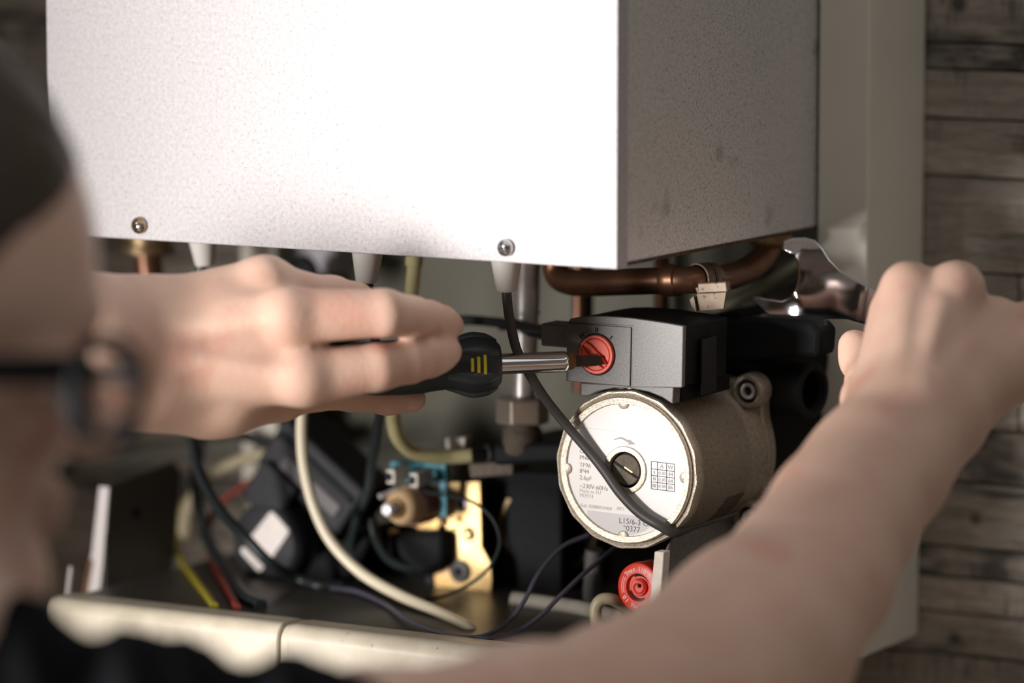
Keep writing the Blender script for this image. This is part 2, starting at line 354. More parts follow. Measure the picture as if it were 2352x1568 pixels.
# ------------------------------------------------------------------ boiler frame with bottom tray
fr_ = thing('boiler_frame', 'cream painted boiler frame with right side flange and open bottom tray', 'boiler frame', (-.18, .2, -.26))
obj('back_panel', box((-.41, .316, -.255), (.031, .3185, .34)), M['back_paint'], fr_, smooth=False)
obj('side_flange', box((.0305, .2515, -.2555), (.0325, .329, .34)), M['cream_paint'], fr_, bevel=.0008)
obj('side_flange', box((-.412, .2515, -.2555), (-.410, .329, .34)), M['cream_paint'], fr_, bevel=.0008)
obj('front_lip', box((.0, .2495, -.2555), (.0325, .2515, .34)), M['cream_paint'], fr_, bevel=.0008)
obj('front_lip', box((-.412, .2495, -.2555), (-.385, .2515, .34)), M['cream_paint'], fr_, bevel=.0008)
obj('tray_floor', box((-.386, .010, -.2235), (.030, .316, -.2215)), M['tray'], fr_, smooth=False)
prof = [(.026, -.2225), (.026, -.2190), (.010, -.2186)] + [(.009-.009*sin(radians(a)), -.2276+.009*cos(radians(a))) for a in range(0, 91, 15)] + [(0, -.318), (.004, -.318), (.004, -.2290), (.011, -.2225)]
PROF = frame((0, 0, 0), (0, 1, 0), (0, 0, 1))     # local x = Y, local y = Z, local z = X
xg = PY(648, 1470, 0)[0]
obj('lip_section', prism(prof, PROF, -.386, xg-.003), M['lip_paint'], fr_, bevel=.0012)
obj('lip_section', prism(prof, PROF, xg+.003, .028), M['lip_paint'], fr_, bevel=.0012)
obj('joint_strip', prism([(p[0]+.0025, p[1]-.0012) for p in prof], PROF, xg-.008, xg+.008), M['lip_paint'], fr_)
obj('lip_end', prism([(p[0]+.0006, p[1]-.0004) for p in prof], PROF, -.3885, -.3862), M['lip_paint'], fr_, bevel=.0010)

# ------------------------------------------------------------------ combustion chamber casing
cs = thing('combustion_chamber_casing', 'large galvanised sheet metal casing above the pump and pipes', 'metal casing', (-.19, .14, 0))
fp = join(box((-.381, 0, 0), (0, .0013, .33)), box((-.0013, .0013, .0), (0, .0125, .33)), box((-.381, .0013, 0), (-.3797, .0125, .33)), box((-.3797, .0013, 0), (-.0013, .010, .0012)))
obj('front_panel', fp, M['galv'], cs, smooth=False, bevel=.0007)
obj('side_panel', box((-.0032, .0115, .0022), (-.0018, .2835, .33)), M['galv_side'], cs, smooth=False, label='grey speckled side sheet with a scuffed lower edge')
obj('side_panel', box((-.3792, .0115, .0022), (-.3778, .2835, .33)), M['galv_side'], cs, smooth=False)
obj('rusted_rim', box((-.0034, .014, .0006), (-.0010, .283, .0023)), M['rust'], cs, smooth=False, label='rust stained lower edge of the side sheet')
obj('bottom_panel', box((-.378, .011, .0030), (-.0030, .283, .0042)), M['galv_side'], cs, smooth=False)
obj('top_panel', box((-.378, .011, .328), (-.0030, .283, .33)), M['galv_side'], cs, smooth=False)
obj('back_sheet', box((-.378, .2835, .0030), (-.0030, .2850, .33)), M['galv_side'], cs, smooth=False)
for (px, py, mt, rot, lb) in ((322, 517, 'screw_rust', 25, 'rust tinted cross head screw'), (1163, 568, 'screw', 12, 'bright zinc cross head screw')):
    p = PY(px, py, 0); R = .0050
    head = lathe([(R*.96, 0), (R, .0008), (R*.97, .0022), (R*.80, .0036), (R*.5, .0045), (R*.2, .0048), (0, .00485)], front(p), 28, closed=False)
    s = obj('screw', head, M[mt], cs, label=lb)
    q = frame(p, (cos(radians(rot)), 0, sin(radians(rot))), (-sin(radians(rot)), 0, cos(radians(rot))))
    a, w = R*.50, R*.13
    plus = [(w, w), (w, a), (-w, a), (-w, w), (-a, w), (-a, -w), (-w, -w), (-w, -a), (w, -a), (w, -w), (a, -w), (a, w)]
    obj('cross_recess', prism(plus, q, .0020, .00493), M['void'], s, smooth=False)  # black plus on the dome paints in the shade of the recess

# ------------------------------------------------------------------ cable boots and cables
def slab(pxs, Y0, Y1): return prism([(p[0], p[2]) for p in (PY(a, b, Y0) for a, b in pxs)], FR, -Y1, -Y0)
def run(pts):
    o = []
    for a, b, Y in pts:
        p = PY(a, b, Y); o.append(p if p[2] > -.2192 else PZ(a, b, -.2192))      # nothing sinks into the tray floor
    return o
def boot(px, Y, label, s=1.0, tilt=0.0, py=640):
    c = PY(px, py, Y); c[2] = .003
    h = .0232*s
    f = axis_frame(c, (tilt, 0, -1))
    t = thing('cable_boot', label, 'cable boot', (c[0], c[1], c[2]-h), 'off-white cable boots under the casing')
    obj('cone', lathe([(.0096*s, 0), (.0094*s, .002), (.0058*s, h-.001), (.0050*s, h), (.0030*s, h), (.0030*s, h-.006)], f, 20, closed=False), M['boot'], t)
    obj('collar', lathe([(.0112*s, -.0016), (.0112*s, .0008), (.0098*s, .0010)], f, 20), M['boot'], t)
    return c
boot(1163, .030, 'off-white rubber cable boot directly below the bright screw', 1.0)
boot(846, .040, 'off-white rubber cable boot beside the clear hose, above the fingertips', 1.06, -.06)
boot(464, .055, 'off-white rubber cable boot nearest the copper stub pipe on the left', 1.0, .10)
c1 = [(1163, 645, .030), (1165, 690, .030), (1172, 740, .031), (1186, 800, .034), (1214, 855, .043), (1252, 915, .055), (1300, 975, .0655), (1350, 1033, .0695), (1388, 1080, .0700),
      (1425, 1132, .0695), (1470, 1178, .0695), (1515, 1206, .0695), (1550, 1222, .075), (1600, 1209, .09), (1690, 1180, .12)]
tag(obj('pump_cable', tube(run(c1), [.0028]*8+[.0030]*5+[.0012, .0010], 14), M['cable_grey']), 'black cable hanging from a boot across the round pump label', 'cable')
c2 = [(464, 600, .055), (452, 700, .055), (440, 850, .055), (438, 960, .058), (442, 1020, .065), (462, 1095, .075), (505, 1170, .085), (560, 1230, .095), (620, 1292, .10), (680, 1328, .118), (735, 1346, .15), (785, 1345, .19)]
tag(obj('boot_cable', tube(run(c2), .0034, 12), M['cable']), 'black cable running down across the actuator sticker on the left', 'cable')
c3 = [(846, 650, .045), (860, 760, .06), (876, 900, .09), (868, 980, .11), (855, 1060, .125), (846, 1130, .13), (822, 1190, .135), (808, 1260, .15), (830, 1330, .17)]
tag(obj('sleeved_cable', tube(run(c3), .0030, 12), M['cable']), 'black sleeved cable hanging between the cream hose and the clear hose', 'cable')
c4 = [(960, 742, .16), (1060, 735, .155), (1120, 738, .15), (1180, 745, .14), (1232, 754, .115), (1262, 762, .10)]
tag(obj('plug_cable', tube(run(c4), .0030, 12), M['cable']), 'black cable running sideways behind the steel pipe into the pump plug', 'cable')
c4b = [(1150, 752, .165), (1190, 756, .150), (1226, 770, .122), (1262, 776, .100)]
tag(obj('plug_wire', tube(run(c4b), .0018, 10), M['cable']), 'thin black wire just below the sideways plug cable', 'wire')

# ------------------------------------------------------------------ hoses
h1 = [(954, 570, .10), (951, 620, .10), (944, 690, .10), (930, 780, .10), (914, 870, .10), (905, 930, .10), (904, 965, .105), (914, 1005, .11), (945, 1036, .12), (990, 1047, .13), (1040, 1049, .14), (1085, 1046, .145)]
ho = thing('clear_hose', 'translucent yellowish hose bending from the casing towards the valve', 'hose', PY(1085, 1046, .145))
obj('hose', tube(run(h1), .0044, 16), M['hose_clear'], ho)
obj('hose_bore', tube(run(h1), .0022, 10), M['hose_beige'], ho, label='dark bore showing through the wall')
obj('hose_sleeve', lathe([(.0052, 0), (.0052, .006), (.0046, .007)], axis_frame(PY(953, 585, .10), PY(950, 610, .10)-PY(953, 585, .10)), 18), M['hose_clear'], ho)
obj('hose_fitting', lathe([(.0042, 0), (.0042, .010), (.0062, .011), (.0062, .018), (.0035, .019)], axis_frame(PY(1080, 1046, .144), PY(1095, 1045, .148)-PY(1080, 1046, .144)), 18), M['charcoal'], ho)
h2 = [(700, 880, .10), (694, 945, .10), (693, 1010, .10), (700, 1080, .10), (722, 1165, .10), (762, 1245, .10), (830, 1315, .10), (915, 1365, .095), (1000, 1402, .080), (1050, 1427, .068), (1082, 1448, .060), (1102, 1475, .085)]
tag(obj('cream_hose', tube([PY(*p) for p in h2], .0035, 16), M['hose_cream']), 'thick cream white hose sweeping down from the hand to the tray', 'hose')
h3 = [(425, 1230, .20), (432, 1175, .20), (455, 1128, .20), (500, 1085, .20), (560, 1055, .20), (630, 1040, .20), (720, 1034, .21), (790, 1040, .22)]
tag(obj('beige_hose', tube(run(h3), [.0052, .0050, .0044, .0044, .0040, .0036, .0034, .0034], 14), M['hose_beige']), 'curved beige hose behind the black cable at the left', 'hose')

# ------------------------------------------------------------------ thin wires
tag(obj('thin_wire', tube(run([(935, 1112, .145), (970, 1128, .14), (1030, 1138, .135), (1085, 1152, .13), (1130, 1190, .13), (1148, 1240, .13), (1135, 1285, .13), (1105, 1322, .13), (1060, 1352, .13), (1015, 1370, .13), (975, 1376, .135)]), .0011, 8), M['cable']),
    'thin black wire looping in front of the gold bracket', 'wire')
tag(obj('sensor_wire', tube(run([(1352, 1228, .12), (1300, 1250, .11), (1262, 1285, .10), (1232, 1325, .09), (1205, 1378, .08), (1170, 1424, .07), (1120, 1457, .066), (1065, 1462, .068), (1000, 1450, .07), (940, 1425, .075), (880, 1385, .09), (820, 1358, .11), (760, 1350, .13)]), .0014, 8), M['wire_violet']),
    'violet grey wire nearer the gold bracket, running under the cream hose', 'wire')
tag(obj('sensor_wire', tube(run([(1412, 1258, .13), (1385, 1280, .115), (1340, 1318, .10), (1290, 1365, .085), (1240, 1415, .072), (1190, 1448, .066), (1130, 1464, .064), (1090, 1466, .064)]), .0014, 8), M['wire_violet']),
    'violet grey wire nearer the red cap, ending on the tray', 'wire')
tag(obj('yellow_wire', tube(run([(425, 1150, .21), (414, 1195, .20), (408, 1250, .19), (420, 1290, .18), (448, 1330, .17), (478, 1370, .16), (492, 1392, .16)]), [.0022]*4+[.0026]*3, 10), M['wire_yellow']),
    'yellow earth wire bending down at the left of the actuator', 'wire')
tag(obj('red_wire', tube(run([(625, 1082, .19), (580, 1105, .19), (525, 1140, .19), (490, 1180, .19), (478, 1230, .19), (490, 1290, .18), (515, 1340, .17), (545, 1395, .16)]), .0024, 10), M['wire_red']),
    'dull red wire arching behind the black cable on the left', 'wire')
tag(obj('loom_wire', tube(run([(462, 1000, .20), (452, 1080, .19), (455, 1160, .18), (478, 1240, .17), (520, 1310, .16), (560, 1370, .16), (600, 1390, .17)]), .0040, 10), M['cable']),
    'thick black loom behind the yellow and red wires', 'cable')
tag(obj('loom_wire', tube(run([(560, 1000, .24), (610, 1016, .24), (680, 1022, .24), (760, 1014, .24), (800, 1010, .24)]), .0038, 10), M['cable']),
    'black loom running level above the curved beige hose', 'cable')

# ------------------------------------------------------------------ circulation pump
YF = .075
ax = PY(1437, 1079, YF); AX, AZ = ax[0], ax[2]
pump = thing('circulation_pump', 'round cast circulation pump with white rating label and grey terminal box', 'pump', (AX, .14, AZ-.047))
pf = front((AX, YF, AZ))
# faceted shell behind the rim, cylindrical can, flange with bolt lobes
nf = 16
def facet_shell(prof, cap):
    bm = bmesh.new(); rings = []
    for r, z, fc in prof:
        ring = []
        for i in range(96):
            a = 2*pi*i/96; seg = 2*pi/nf; d = ((a+.1) % seg) - seg/2
            rr = r*(1-fc) + fc*(r*cos(seg/2)/cos(d))*1.006
            ring.append(bm.verts.new((rr*cos(a), rr*sin(a), z)))
        rings.append(ring)
    for A_, B_ in zip(rings[:-1], rings[1:]):
        for i in range(96): bm.faces.new((A_[i], A_[(i+1) % 96], B_[(i+1) % 96], B_[i]))
    if cap: bm.faces.new(rings[-1])
    me = from_bm(bm); me.transform(pf); return me
obj('motor_can', facet_shell([(.0445, -.0100, 0), (.0432, -.0130, 0), (.0424, -.0900, 0)], True), M['cast'], pump, label='brown grey cast motor can')
obj('outer_rim', facet_shell([(.0420, -.0024, 0), (.0430, -.0012, 0), (.0442, -.0004, .6), (.0453, -.0006, 1), (.0459, -.0018, 1), (.0459, -.0085, 1), (.0436, -.0110, 0)], False), M['cast_rim'], pump, label='faceted outer rim')
rim = [(.0378, -.0010), (.0378, .0006), (.0382, .0014), (.0414, .0016), (.0420, .0010), (.0422, -.0024)]
obj('front_rim', lathe(rim, pf, 72, closed=False), M['cast_rim'], pump, label='pale cast rim round the label')  # rim in a lighter cast tone than the can
for a in (92, -2, 183, 268):
    q = pf @ Matrix.Translation((.0382*cos(radians(a)), .0382*sin(radians(a)), -.0002))
    obj('rim_nub', lathe([(.0033, 0), (.0033, .0010), (.0027, .0014), (0, .0015)], q, 18, closed=False), M['cast_rim'], pump)
nub = circ(.0402, 72)
obj('label_disc', lathe([(.0379, -.0012), (.0379, 0), (.0130, 0), (.0130, -.0012)], pf, 72, closed=False), M['paper'], pump, label='white rating label')
obj('plug_ring', lathe([(.0110, -.001), (.0137, -.001), (.0137, .0004), (.0133, .0010), (.0126, .0011), (.0106, .0011), (.0102, -.003)], pf, 48, closed=False), M['cast_rim'], pump)
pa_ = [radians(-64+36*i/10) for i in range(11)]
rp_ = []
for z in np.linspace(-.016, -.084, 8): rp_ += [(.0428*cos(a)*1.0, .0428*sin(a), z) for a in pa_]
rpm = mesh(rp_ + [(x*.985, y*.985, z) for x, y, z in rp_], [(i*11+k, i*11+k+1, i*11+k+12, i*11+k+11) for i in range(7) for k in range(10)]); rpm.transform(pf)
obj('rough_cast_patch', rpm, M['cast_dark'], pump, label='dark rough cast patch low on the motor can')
pg = obj('vent_plug', lathe([(.0091, -.004), (.0091, -.0014), (.0086, -.0004), (0, -.0003)], pf, 40, closed=False), M['dark_steel'], pump, label='slotted dark vent plug')
obj('plug_gap', lathe([(.0108, -.004), (.0080, -.0039)], pf, 40), M['void'], pump)
sl = frame((AX, YF, AZ), (cos(radians(-28)), 0, sin(radians(-28))), (sin(radians(28)), 0, cos(radians(28))))
obj('slot', prism(rrect(.0172, .0016, .0004, 2), sl, -.0016, -.00015), M['void'], pg, smooth=False)
obj('slot_glint', prism(rrect(.0060, .0009, .0003, 2, (.0014, .0010)), sl, -.0016, -.00010), M['gold'], pg, smooth=False, label='painted glint along the slot')  # gold strip painted in as a glint beside the slot
def lf(px, py, dz=.00012):
    p = PY(px, py, YF); th = radians(-1.2); return frame((p[0], YF-dz, p[2]), (cos(th), 0, sin(th)), (-sin(th), 0, cos(th)))
obj('grey_field', prism([(p[0]-AX, p[2]-AZ) for p in (PY(a, b, YF) for a, b in ((1349, 1171), (1512, 1191), (1500, 1204), (1480, 1220), (1452, 1229), (1422, 1228), (1392, 1217), (1368, 1202), (1350, 1186)))], pf, -.0005, .00010), M['paper_grey'], pump, smooth=False)
obj('rating_print', text([('L15/6-3 C', .0046, lf(1455, 1199), 'CENTER'), ('\u00b00377', .0046, lf(1451, 1215), 'CENTER')]), M['ink'], pump, smooth=False)
obj('rating_print', text([('CLASSE', .0030, lf(1331, 1036), 'LEFT'), ('PN6', .0036, lf(1331, 1050), 'LEFT'), ('TF96', .0036, lf(1331, 1067), 'LEFT'), ('IP44', .0036, lf(1331, 1081), 'LEFT'),
    ('2.6\u00b5F', .0036, lf(1331, 1096), 'LEFT'), ('~230V-60Hz', .0036, lf(1331, 1115), 'LEFT')]), M['ink_mid'], pump, smooth=False)
obj('rating_print', text([('Made in EU', .0030, lf(1331, 1126), 'LEFT'), ('P02974', .0030, lf(1331, 1137), 'LEFT'), ('Ref. /S080850400', .0029, lf(1333, 1160), 'LEFT'), ('0851', .0027, lf(1416, 1167), 'LEFT')]), M['ink_faint'], pump, smooth=False)
tb = []
cx = [1496, 1510, 1531, 1549]; cy = [1059, 1076, 1091, 1106, 1122]
def pl(px, py): p = PY(px, py + (px-1496)*.125, YF); return (p[0]-AX, p[2]-AZ)
def line(a, b, w=.00022):
    a, b = np.array(a), np.array(b); t = (b-a)/np.linalg.norm(b-a); n = np.array([-t[1], t[0]])*w
    return prism([a+n, a-n, b-n, b+n], pf, -.0003, .00012)
for x in cx: tb.append(line(pl(x, cy[0]), pl(x, cy[-1])))
for y in cy: tb.append(line(pl(cx[0], y), pl(cx[-1], y)))
def tf(px, py): return lf(px, py+(px-1496)*.125)
for k, n in enumerate((1, 2, 3)):
    for j in range(n):
        x = 1503+(j-(n-1)/2)*3.2; tb.append(line(pl(x, cy[k+1]+4), pl(x, cy[k+2]-4), .0002))
obj('table_lines', join(*tb), M['ink'], pump, smooth=False)
obj('table_print', text([('A', .0034, tf(1520, 1068), 'CENTER'), ('W', .0034, tf(1540, 1068), 'CENTER')] +
    [(s, .0026, tf(1520.5, y), 'CENTER') for s, y in (('0.20', 1084), ('0.30', 1099), ('0.38', 1114))] + [(s, .0031, tf(1540, y), 'CENTER') for s, y in (('44', 1084), ('64', 1099), ('86', 1114))]), M['ink_mid'], pump, smooth=False)
obj('label_line', line(((lambda p: (p[0]-AX, p[2]-AZ))(PY(1320, 980, YF))), ((lambda p: (p[0]-AX, p[2]-AZ))(PY(1544, 1003, YF))), .00010), M['ink_faint'], pump, smooth=False)
arc = [PY(1411+34*t, 1010-6*sin(pi*min(1, t*1.1))+4*t, YF) for t in np.linspace(0, 1, 9)]
ar = [(p[0]-AX, p[2]-AZ) for p in arc]
arrow = [(x, z+.0006*(.5+i/9)) for i, (x, z) in enumerate(ar)] + [(ar[-1][0]-.0002, ar[-1][1]+.0016), (ar[-1][0]+.0042, ar[-1][1]-.0012), (ar[-1][0]-.0012, ar[-1][1]-.0018)] + [(x, z-.0005*(.5+i/9)) for i, (x, z) in reversed(list(enumerate(ar)))]
obj('direction_arrow', prism(arrow, pf, -.0003, .00012), M['ink_mid'], pump, smooth=False)
# flange
YB = .160
bp_ = PY(1725, 896, YB); bx, bz = bp_[0]-AX, bp_[2]-AZ; br = math.hypot(bx, bz); ba = math.atan2(bz, bx)
fl = []
for i in range(120):
    a = 2*pi*i/120; d = min(abs(((a-ba-k*pi/2+pi) % (2*pi))-pi) for k in range(4))
    fl.append(((.0475+.0105*math.exp(-(d/.17)**2*.55))*cos(a), (.0475+.0105*math.exp(-(d/.17)**2*.55))*sin(a)))
pb = front((AX, YB, AZ))
obj('flange', prism(fl, pb, -.012, -.002), M['cast'], pump, bevel=.0015)
obj('flange_step', lathe([(.0424, .012), (.0440, .004), (.0462, .001), (.0466, -.004)], pb, 64, closed=False), M['cast'], pump)
for k in range(4):
    a = ba+k*pi/2; q = pb @ Matrix.Translation((br*cos(a), br*sin(a), 0))
    obj('bolt_boss', lathe([(.0105, -.006), (.0102, .004), (.0090, .006), (.0072, .0062), (.0068, .002)], q, 28, closed=False), M['cast'], pump)
    bo = obj('flange_bolt', lathe([(.0050, -.002), (.0050, .0042), (.0044, .0050), (.0030, .0050), (.0026, .0020), (0, .002)], q, 28, closed=False), M['steel'], pump, label='socket head flange bolt')
    obj('bolt_shadow_ring', lathe([(.0070, .0024), (.0049, .0026)], q, 28), M['void'], bo)  # black ring paints in the shade round the bolt head
# black volute behind the flange
obj('volute', slab([(1560, 735), (1700, 715), (1700, 722), (1750, 735), (1785, 770), (1785, 860), (1770, 960), (1770, 1140), (1740, 1250), (1680, 1290), (1560, 1260), (1500, 1000)], .176, .245), M['black'], pump, bevel=.004)
vq = axis_frame(PY(1852, 895, .185), (1, -.15, 0))
obj('volute_port', lathe([(.0165, -.02), (.0165, .004), (.0150, .0055), (.0120, .0055), (.0112, .001)], vq, 32, closed=False), M['black_matt'], pump)
obj('retaining_clip', tube(run([(1700, 790, .172), (1735, 793, .170), (1778, 792, .172)]), .0014, 10), M['steel'], pump, label='short bright wire clip')
obj('volute_top', slab([(1640, 740), (1720, 728), (1860, 735), (1885, 760), (1880, 820), (1650, 830)], .155, .178), M['black'], pump, bevel=.003)
# terminal box
YT = .068
top = [(1303, 742), (1309, 732), (1325, 729), (1350, 726.5), (1385, 726), (1420, 728), (1450, 730.5), (1490, 736), (1530, 742), (1569, 749)]
tc_ = obj('terminal_cover', slab(top + [(1566, 890), (1450, 889), (1301, 875)], YT+.0010, YT+.0050), M['grey_plastic'], pump, bevel=.0006, label='grained grey terminal box')
obj('terminal_back', slab([(1310, 744), (1310, 734), (1350, 728), (1385, 727.5), (1450, 732), (1530, 743.5), (1567.5, 751), (1564.5, 889), (1450, 888), (1303, 874)], YT+.0045, YT+.060), M['black'], pump, bevel=.0008)
obj('terminal_lid', slab([(1310, 736), (1350, 728), (1385, 727), (1450, 732), (1530, 744), (1567, 752), (1560, 770), (1320, 760)], YT+.058, YT+.076), M['black'], pump, bevel=.002)
obj('side_latch', box((PY(1569, 800, YT)[0]-.0006, YT+.022, -.080), (PY(1569, 800, YT)[0]+.0008, YT+.040, -.048)), M['black_matt'], pump, bevel=.0006)
obj('dial_panel', slab([(1302, 742), (1449.5, 751.5), (1446.5, 887), (1300, 874.5)], YT, YT+.0015), M['grey_plastic'], tc_, bevel=.0003, bseg=1)
obj('cover_face', slab([(1309, 739), (1309, 732), (1325, 729), (1350, 726.5), (1385, 726), (1420, 728), (1450, 730.5), (1490, 736), (1530, 742), (1569, 749), (1566, 889.5), (1451, 888.5), (1454, 748.5)], YT-.0001, YT+.0015), M['grey_plastic'], tc_, bevel=.0003, bseg=1)
obj('terminal_base', slab([(1335, 878), (1350, 906), (1352, 910), (1337, 908)] if False else [(1334, 879), (1547, 889), (1545, 928), (1520, 912), (1490, 900), (1450, 892), (1410, 891), (1375, 898), (1350, 909), (1334, 908)], YT+.0015, YT+.045), M['grey_plastic'], pump, bevel=.0006)
obj('base_side', slab([(1540, 885), (1566, 887), (1566, 922), (1545, 928)], YT+.010, YT+.070), M['black'], pump, bevel=.0006)
pk = PY(1270, 770, YT+.018)
obj('cable_plug', slab([(1242, 742), (1312, 748), (1312, 800), (1242, 794)], YT+.016, YT+.034), M['grey_plastic'], pump, bevel=.001, label='grey square cable plug')
# dial
dp = PY(1371, 813.5, YT); df = front((dp[0], YT, dp[2]))
obj('dial_recess', lathe([(.0121, .0001), (.0100, .0002)], df, 48), M['void'], pump)
dial = obj('speed_dial', lathe([(.0112, -.0004), (.0112, .0012), (.0108, .0018), (.0094, .0018), (.0090, .0004), (0, .0004)], df, 48, closed=False), M['red'], pump, label='orange red speed dial')
th = radians(-41); dr = frame((dp[0], YT, dp[2]), (cos(th), 0, sin(th)), (-sin(th), 0, cos(th)))
obj('grip_ridge', prism([(-.0096, -.0009), (-.0060, -.0020), (.0060, -.0020), (.0096, -.0009), (.0096, .0009), (.0060, .0020), (-.0060, .0020), (-.0096, .0009)], dr, .0003, .0026), M['red'], dial, bevel=.0007)
for sg in (1, -1):
    hm = [(.0091*cos(radians(a)), sg*.0091*sin(radians(a))) for a in range(14, 167, 8)] + [(-.0050, sg*.0030), (0, sg*.0036), (.0050, sg*.0030)]
    obj('dial_cheek', prism(hm, dr, .0002, .0019), M['red'], dial, bevel=.0004)
for px, py, rot, n in ((1404, 775, -38, 1), (1370.5, 757, 0, 2), (1336.5, 771, 38, 3)):
    p = PY(px, py, YT); t = radians(rot); q = frame((p[0], YT, p[2]), (cos(t), 0, sin(t)), (-sin(t), 0, cos(t)))
    obj('speed_mark', join(*[prism(rrect(.00068, .0027, .0001, 1, ((i-(n-1)/2)*.00115, 0)), q, -.0003, .00014) for i in range(n)]), M['void'], pump, smooth=False)

# ------------------------------------------------------------------ grey plate, red cap, lever
gx = PY(1545, 1235, .088)[0]
pts = [PX(a, b, gx) for a, b in ((1562, 1222), (1640, 1192), (1730, 1160), (1800, 1138), (1800, 1420), (1534, 1420), (1532, 1290), (1535, 1262), (1545, 1238))]
PS = frame((0, 0, 0), (0, 1, 0), (0, 0, 1))
tag(obj('grey_plate', prism([(p[1], p[2]) for p in pts], PS, gx-.0022, gx), M['grey_sheet'], bevel=.0012), 'textured grey sheet plate below the right side of the pump', 'plate')
rc = PY(1465, 1349, .086); rd = Vector((-.10, -1, .05)); rq = axis_frame(rc, rd)
xx = Vector((1, 0, 0)); zz = rd.normalized(); xx = (xx-zz*xx.dot(zz)).normalized(); rq = frame(rc, xx, zz.cross(xx))
rv = thing('safety_valve', 'red capped safety valve under the pump beside a white lever', 'valve', (rc[0], rc[1]+.02, rc[2]-.016))
cap = obj('cap', lathe([(.0142, -.016), (.0146, -.003), (.0140, -.0006), (.0128, 0), (.0082, 0), (.0078, -.0020), (.0076, -.0024), (0, -.0024)], rq, 56, closed=False), M['red_cap'], rv, label='red cap printed in white')
obj('cap_hub', prism(circ(.0052, 24), rq, -.0024, -.0003), M['red_cap'], cap, bevel=.0006)
for a in (75, 250):
    pts_ = [(.0078*cos(radians(a+t)), .0078*sin(radians(a+t))) for t in range(-48, 49, 8)] + [(.0064*cos(radians(a+t)), .0064*sin(radians(a+t))) for t in range(48, -49, -8)]
    obj('cap_slot', prism(pts_, rq, -.0024, -.0021), M['void'], cap, smooth=False)
swl = [((.0016+.0030*t/9)*cos(.9*t), (.0016+.0030*t/9)*sin(.9*t)) for t in range(10)]
obj('cap_emblem', tube([rq @ Vector((x, y, -.0002)) for x, y in swl], .0006, 6), M['red_cap'], cap)
obj('cap_emblem', sphere(rq @ Vector((.0010, .0012, 0)), .0012, 10), M['void'], cap)
def on_arc(s, r, a0, da, size):
    o = []
    for i, ch in enumerate(s):
        a = radians(a0+da*i); o.append((ch, size, rq @ Matrix.Translation((r*cos(a), r*sin(a), .0001)) @ Matrix.Rotation(a-pi/2, 4, 'Z'), 'CENTER'))
    return o
obj('cap_print', text(on_arc('Tmax 110\u00b0C', .0106, 138, -10.5, .0036)), M['white_ink'], cap, smooth=False)
obj('cap_print', text(on_arc('PN 10', .0108, 268, -13, .0036)), M['white_ink'], cap, smooth=False)
for r_ in (.0100, .0112):
    for a0, a1 in ((150, 202), (276, 394)):
        n = 16; o = [((r_+s*.00014)*cos(radians(a0+(a1-a0)*i/n)), (r_+s*.00014)*sin(radians(a0+(a1-a0)*i/n))) for s, rng in ((1, range(n+1)), (-1, range(n, -1, -1))) for i in rng]
        obj('cap_ring_print', prism(o, rq, -.0003, .0001), M['white_ink'], cap, smooth=False)
obj('body', lathe([(.0118, -.060), (.0118, -.035), (.0150, -.033), (.0150, -.018), (.0138, -.016)], rq, 40), M['charcoal'], rv)
tag(obj('white_lever', slab([(1503, 1266), (1525, 1268), (1520, 1340), (1512, 1412), (1490, 1412), (1496, 1340)], .062, .070), M['lever'], bevel=.0006), 'flat white metal strip standing right of the red cap', 'strip')

# ------------------------------------------------------------------ copper pipes, steel pipe
cp = thing('copper_pipe', 'thick brown copper pipe bending under the right corner of the casing', 'pipe', PY(1400, 690, .13))
pts = [(1283, 560, .15), (1276, 600, .15), (1283, 634, .148), (1312, 648, .142), (1360, 650, .136), (1420, 648, .130), (1500, 645, .125), (1580, 643, .127), (1640, 641, .148), (1698, 628, .182), (1744, 600, .206), (1768, 562, .219), (1772, 522, .223)]
obj('pipe', tube(run(pts), .0078, 24), M['copper'], cp)
obj('bead', lathe([(.0079, -.006), (.0092, -.004), (.0094, .0), (.0092, .004), (.0079, .005)], axis_frame(PY(1543, 643.5, .125), PY(1580, 642, .125)-PY(1500, 645, .125)), 28, closed=False), M['copper'], cp, label='raised joint bead')
obj('fitting_flange', lathe([(.0085, -.002), (.0120, 0), (.0135, .002), (.0135, .006), (.0100, .008)], axis_frame(PY(1768, 560, .219), (0, 0, 1)), 32), M['brass'], cp, label='brass union under the casing')
clip = thing('spring_clip', 'spotted spring steel clip gripping the copper pipe', 'clip', PY(1630, 700, .12))
ca = PY(1618, 642, .138); ct = PY(1640, 641, .148)-PY(1590, 643, .129); cf = axis_frame(ca, ct)
band = [((.0098)*cos(radians(a)), .0098*sin(radians(a))) for a in range(-60, 241, 12)]
band = band + [(.0086*cos(radians(a)), .0086*sin(radians(a))) for a in range(240, -61, -12)]
def rotz(m, a): return m @ Matrix.Rotation(radians(a), 4, 'Z')
obj('band', prism(band, rotz(cf, 0), -.0075, -.0012), M['clip'], clip, bevel=.0003)
obj('band', prism(band, rotz(cf, 0), .0012, .0075), M['clip'], clip, bevel=.0003)
obj('tongue', slab([(1596, 660), (1668, 655), (1668, 672), (1662, 710), (1600, 715), (1592, 690), (1601, 674)], .1205, .1220), M['clip'], clip, bevel=.0003)
obj('ledge', slab([(1602, 650), (1668, 646), (1671, 671), (1601, 675)], .116, .1210), M['clip'], clip, bevel=.0008)
obj('hook', slab([(1584, 688), (1593, 680), (1597, 700), (1600, 718), (1588, 702)], .118, .1195), M['clip'], clip)
for i, (px, lb) in enumerate(((1332, 'thin dark copper pipe behind the grey terminal box'), (1520, 'short copper pipe behind the raised joint bead'))):
    tag(obj('thin_copper_pipe', tube(run([(px, 560, .24), (px, 660, .24), (px, 760, .24), (px+2, 900, .24)]), .0048, 14), M['copper']), lb, 'pipe')
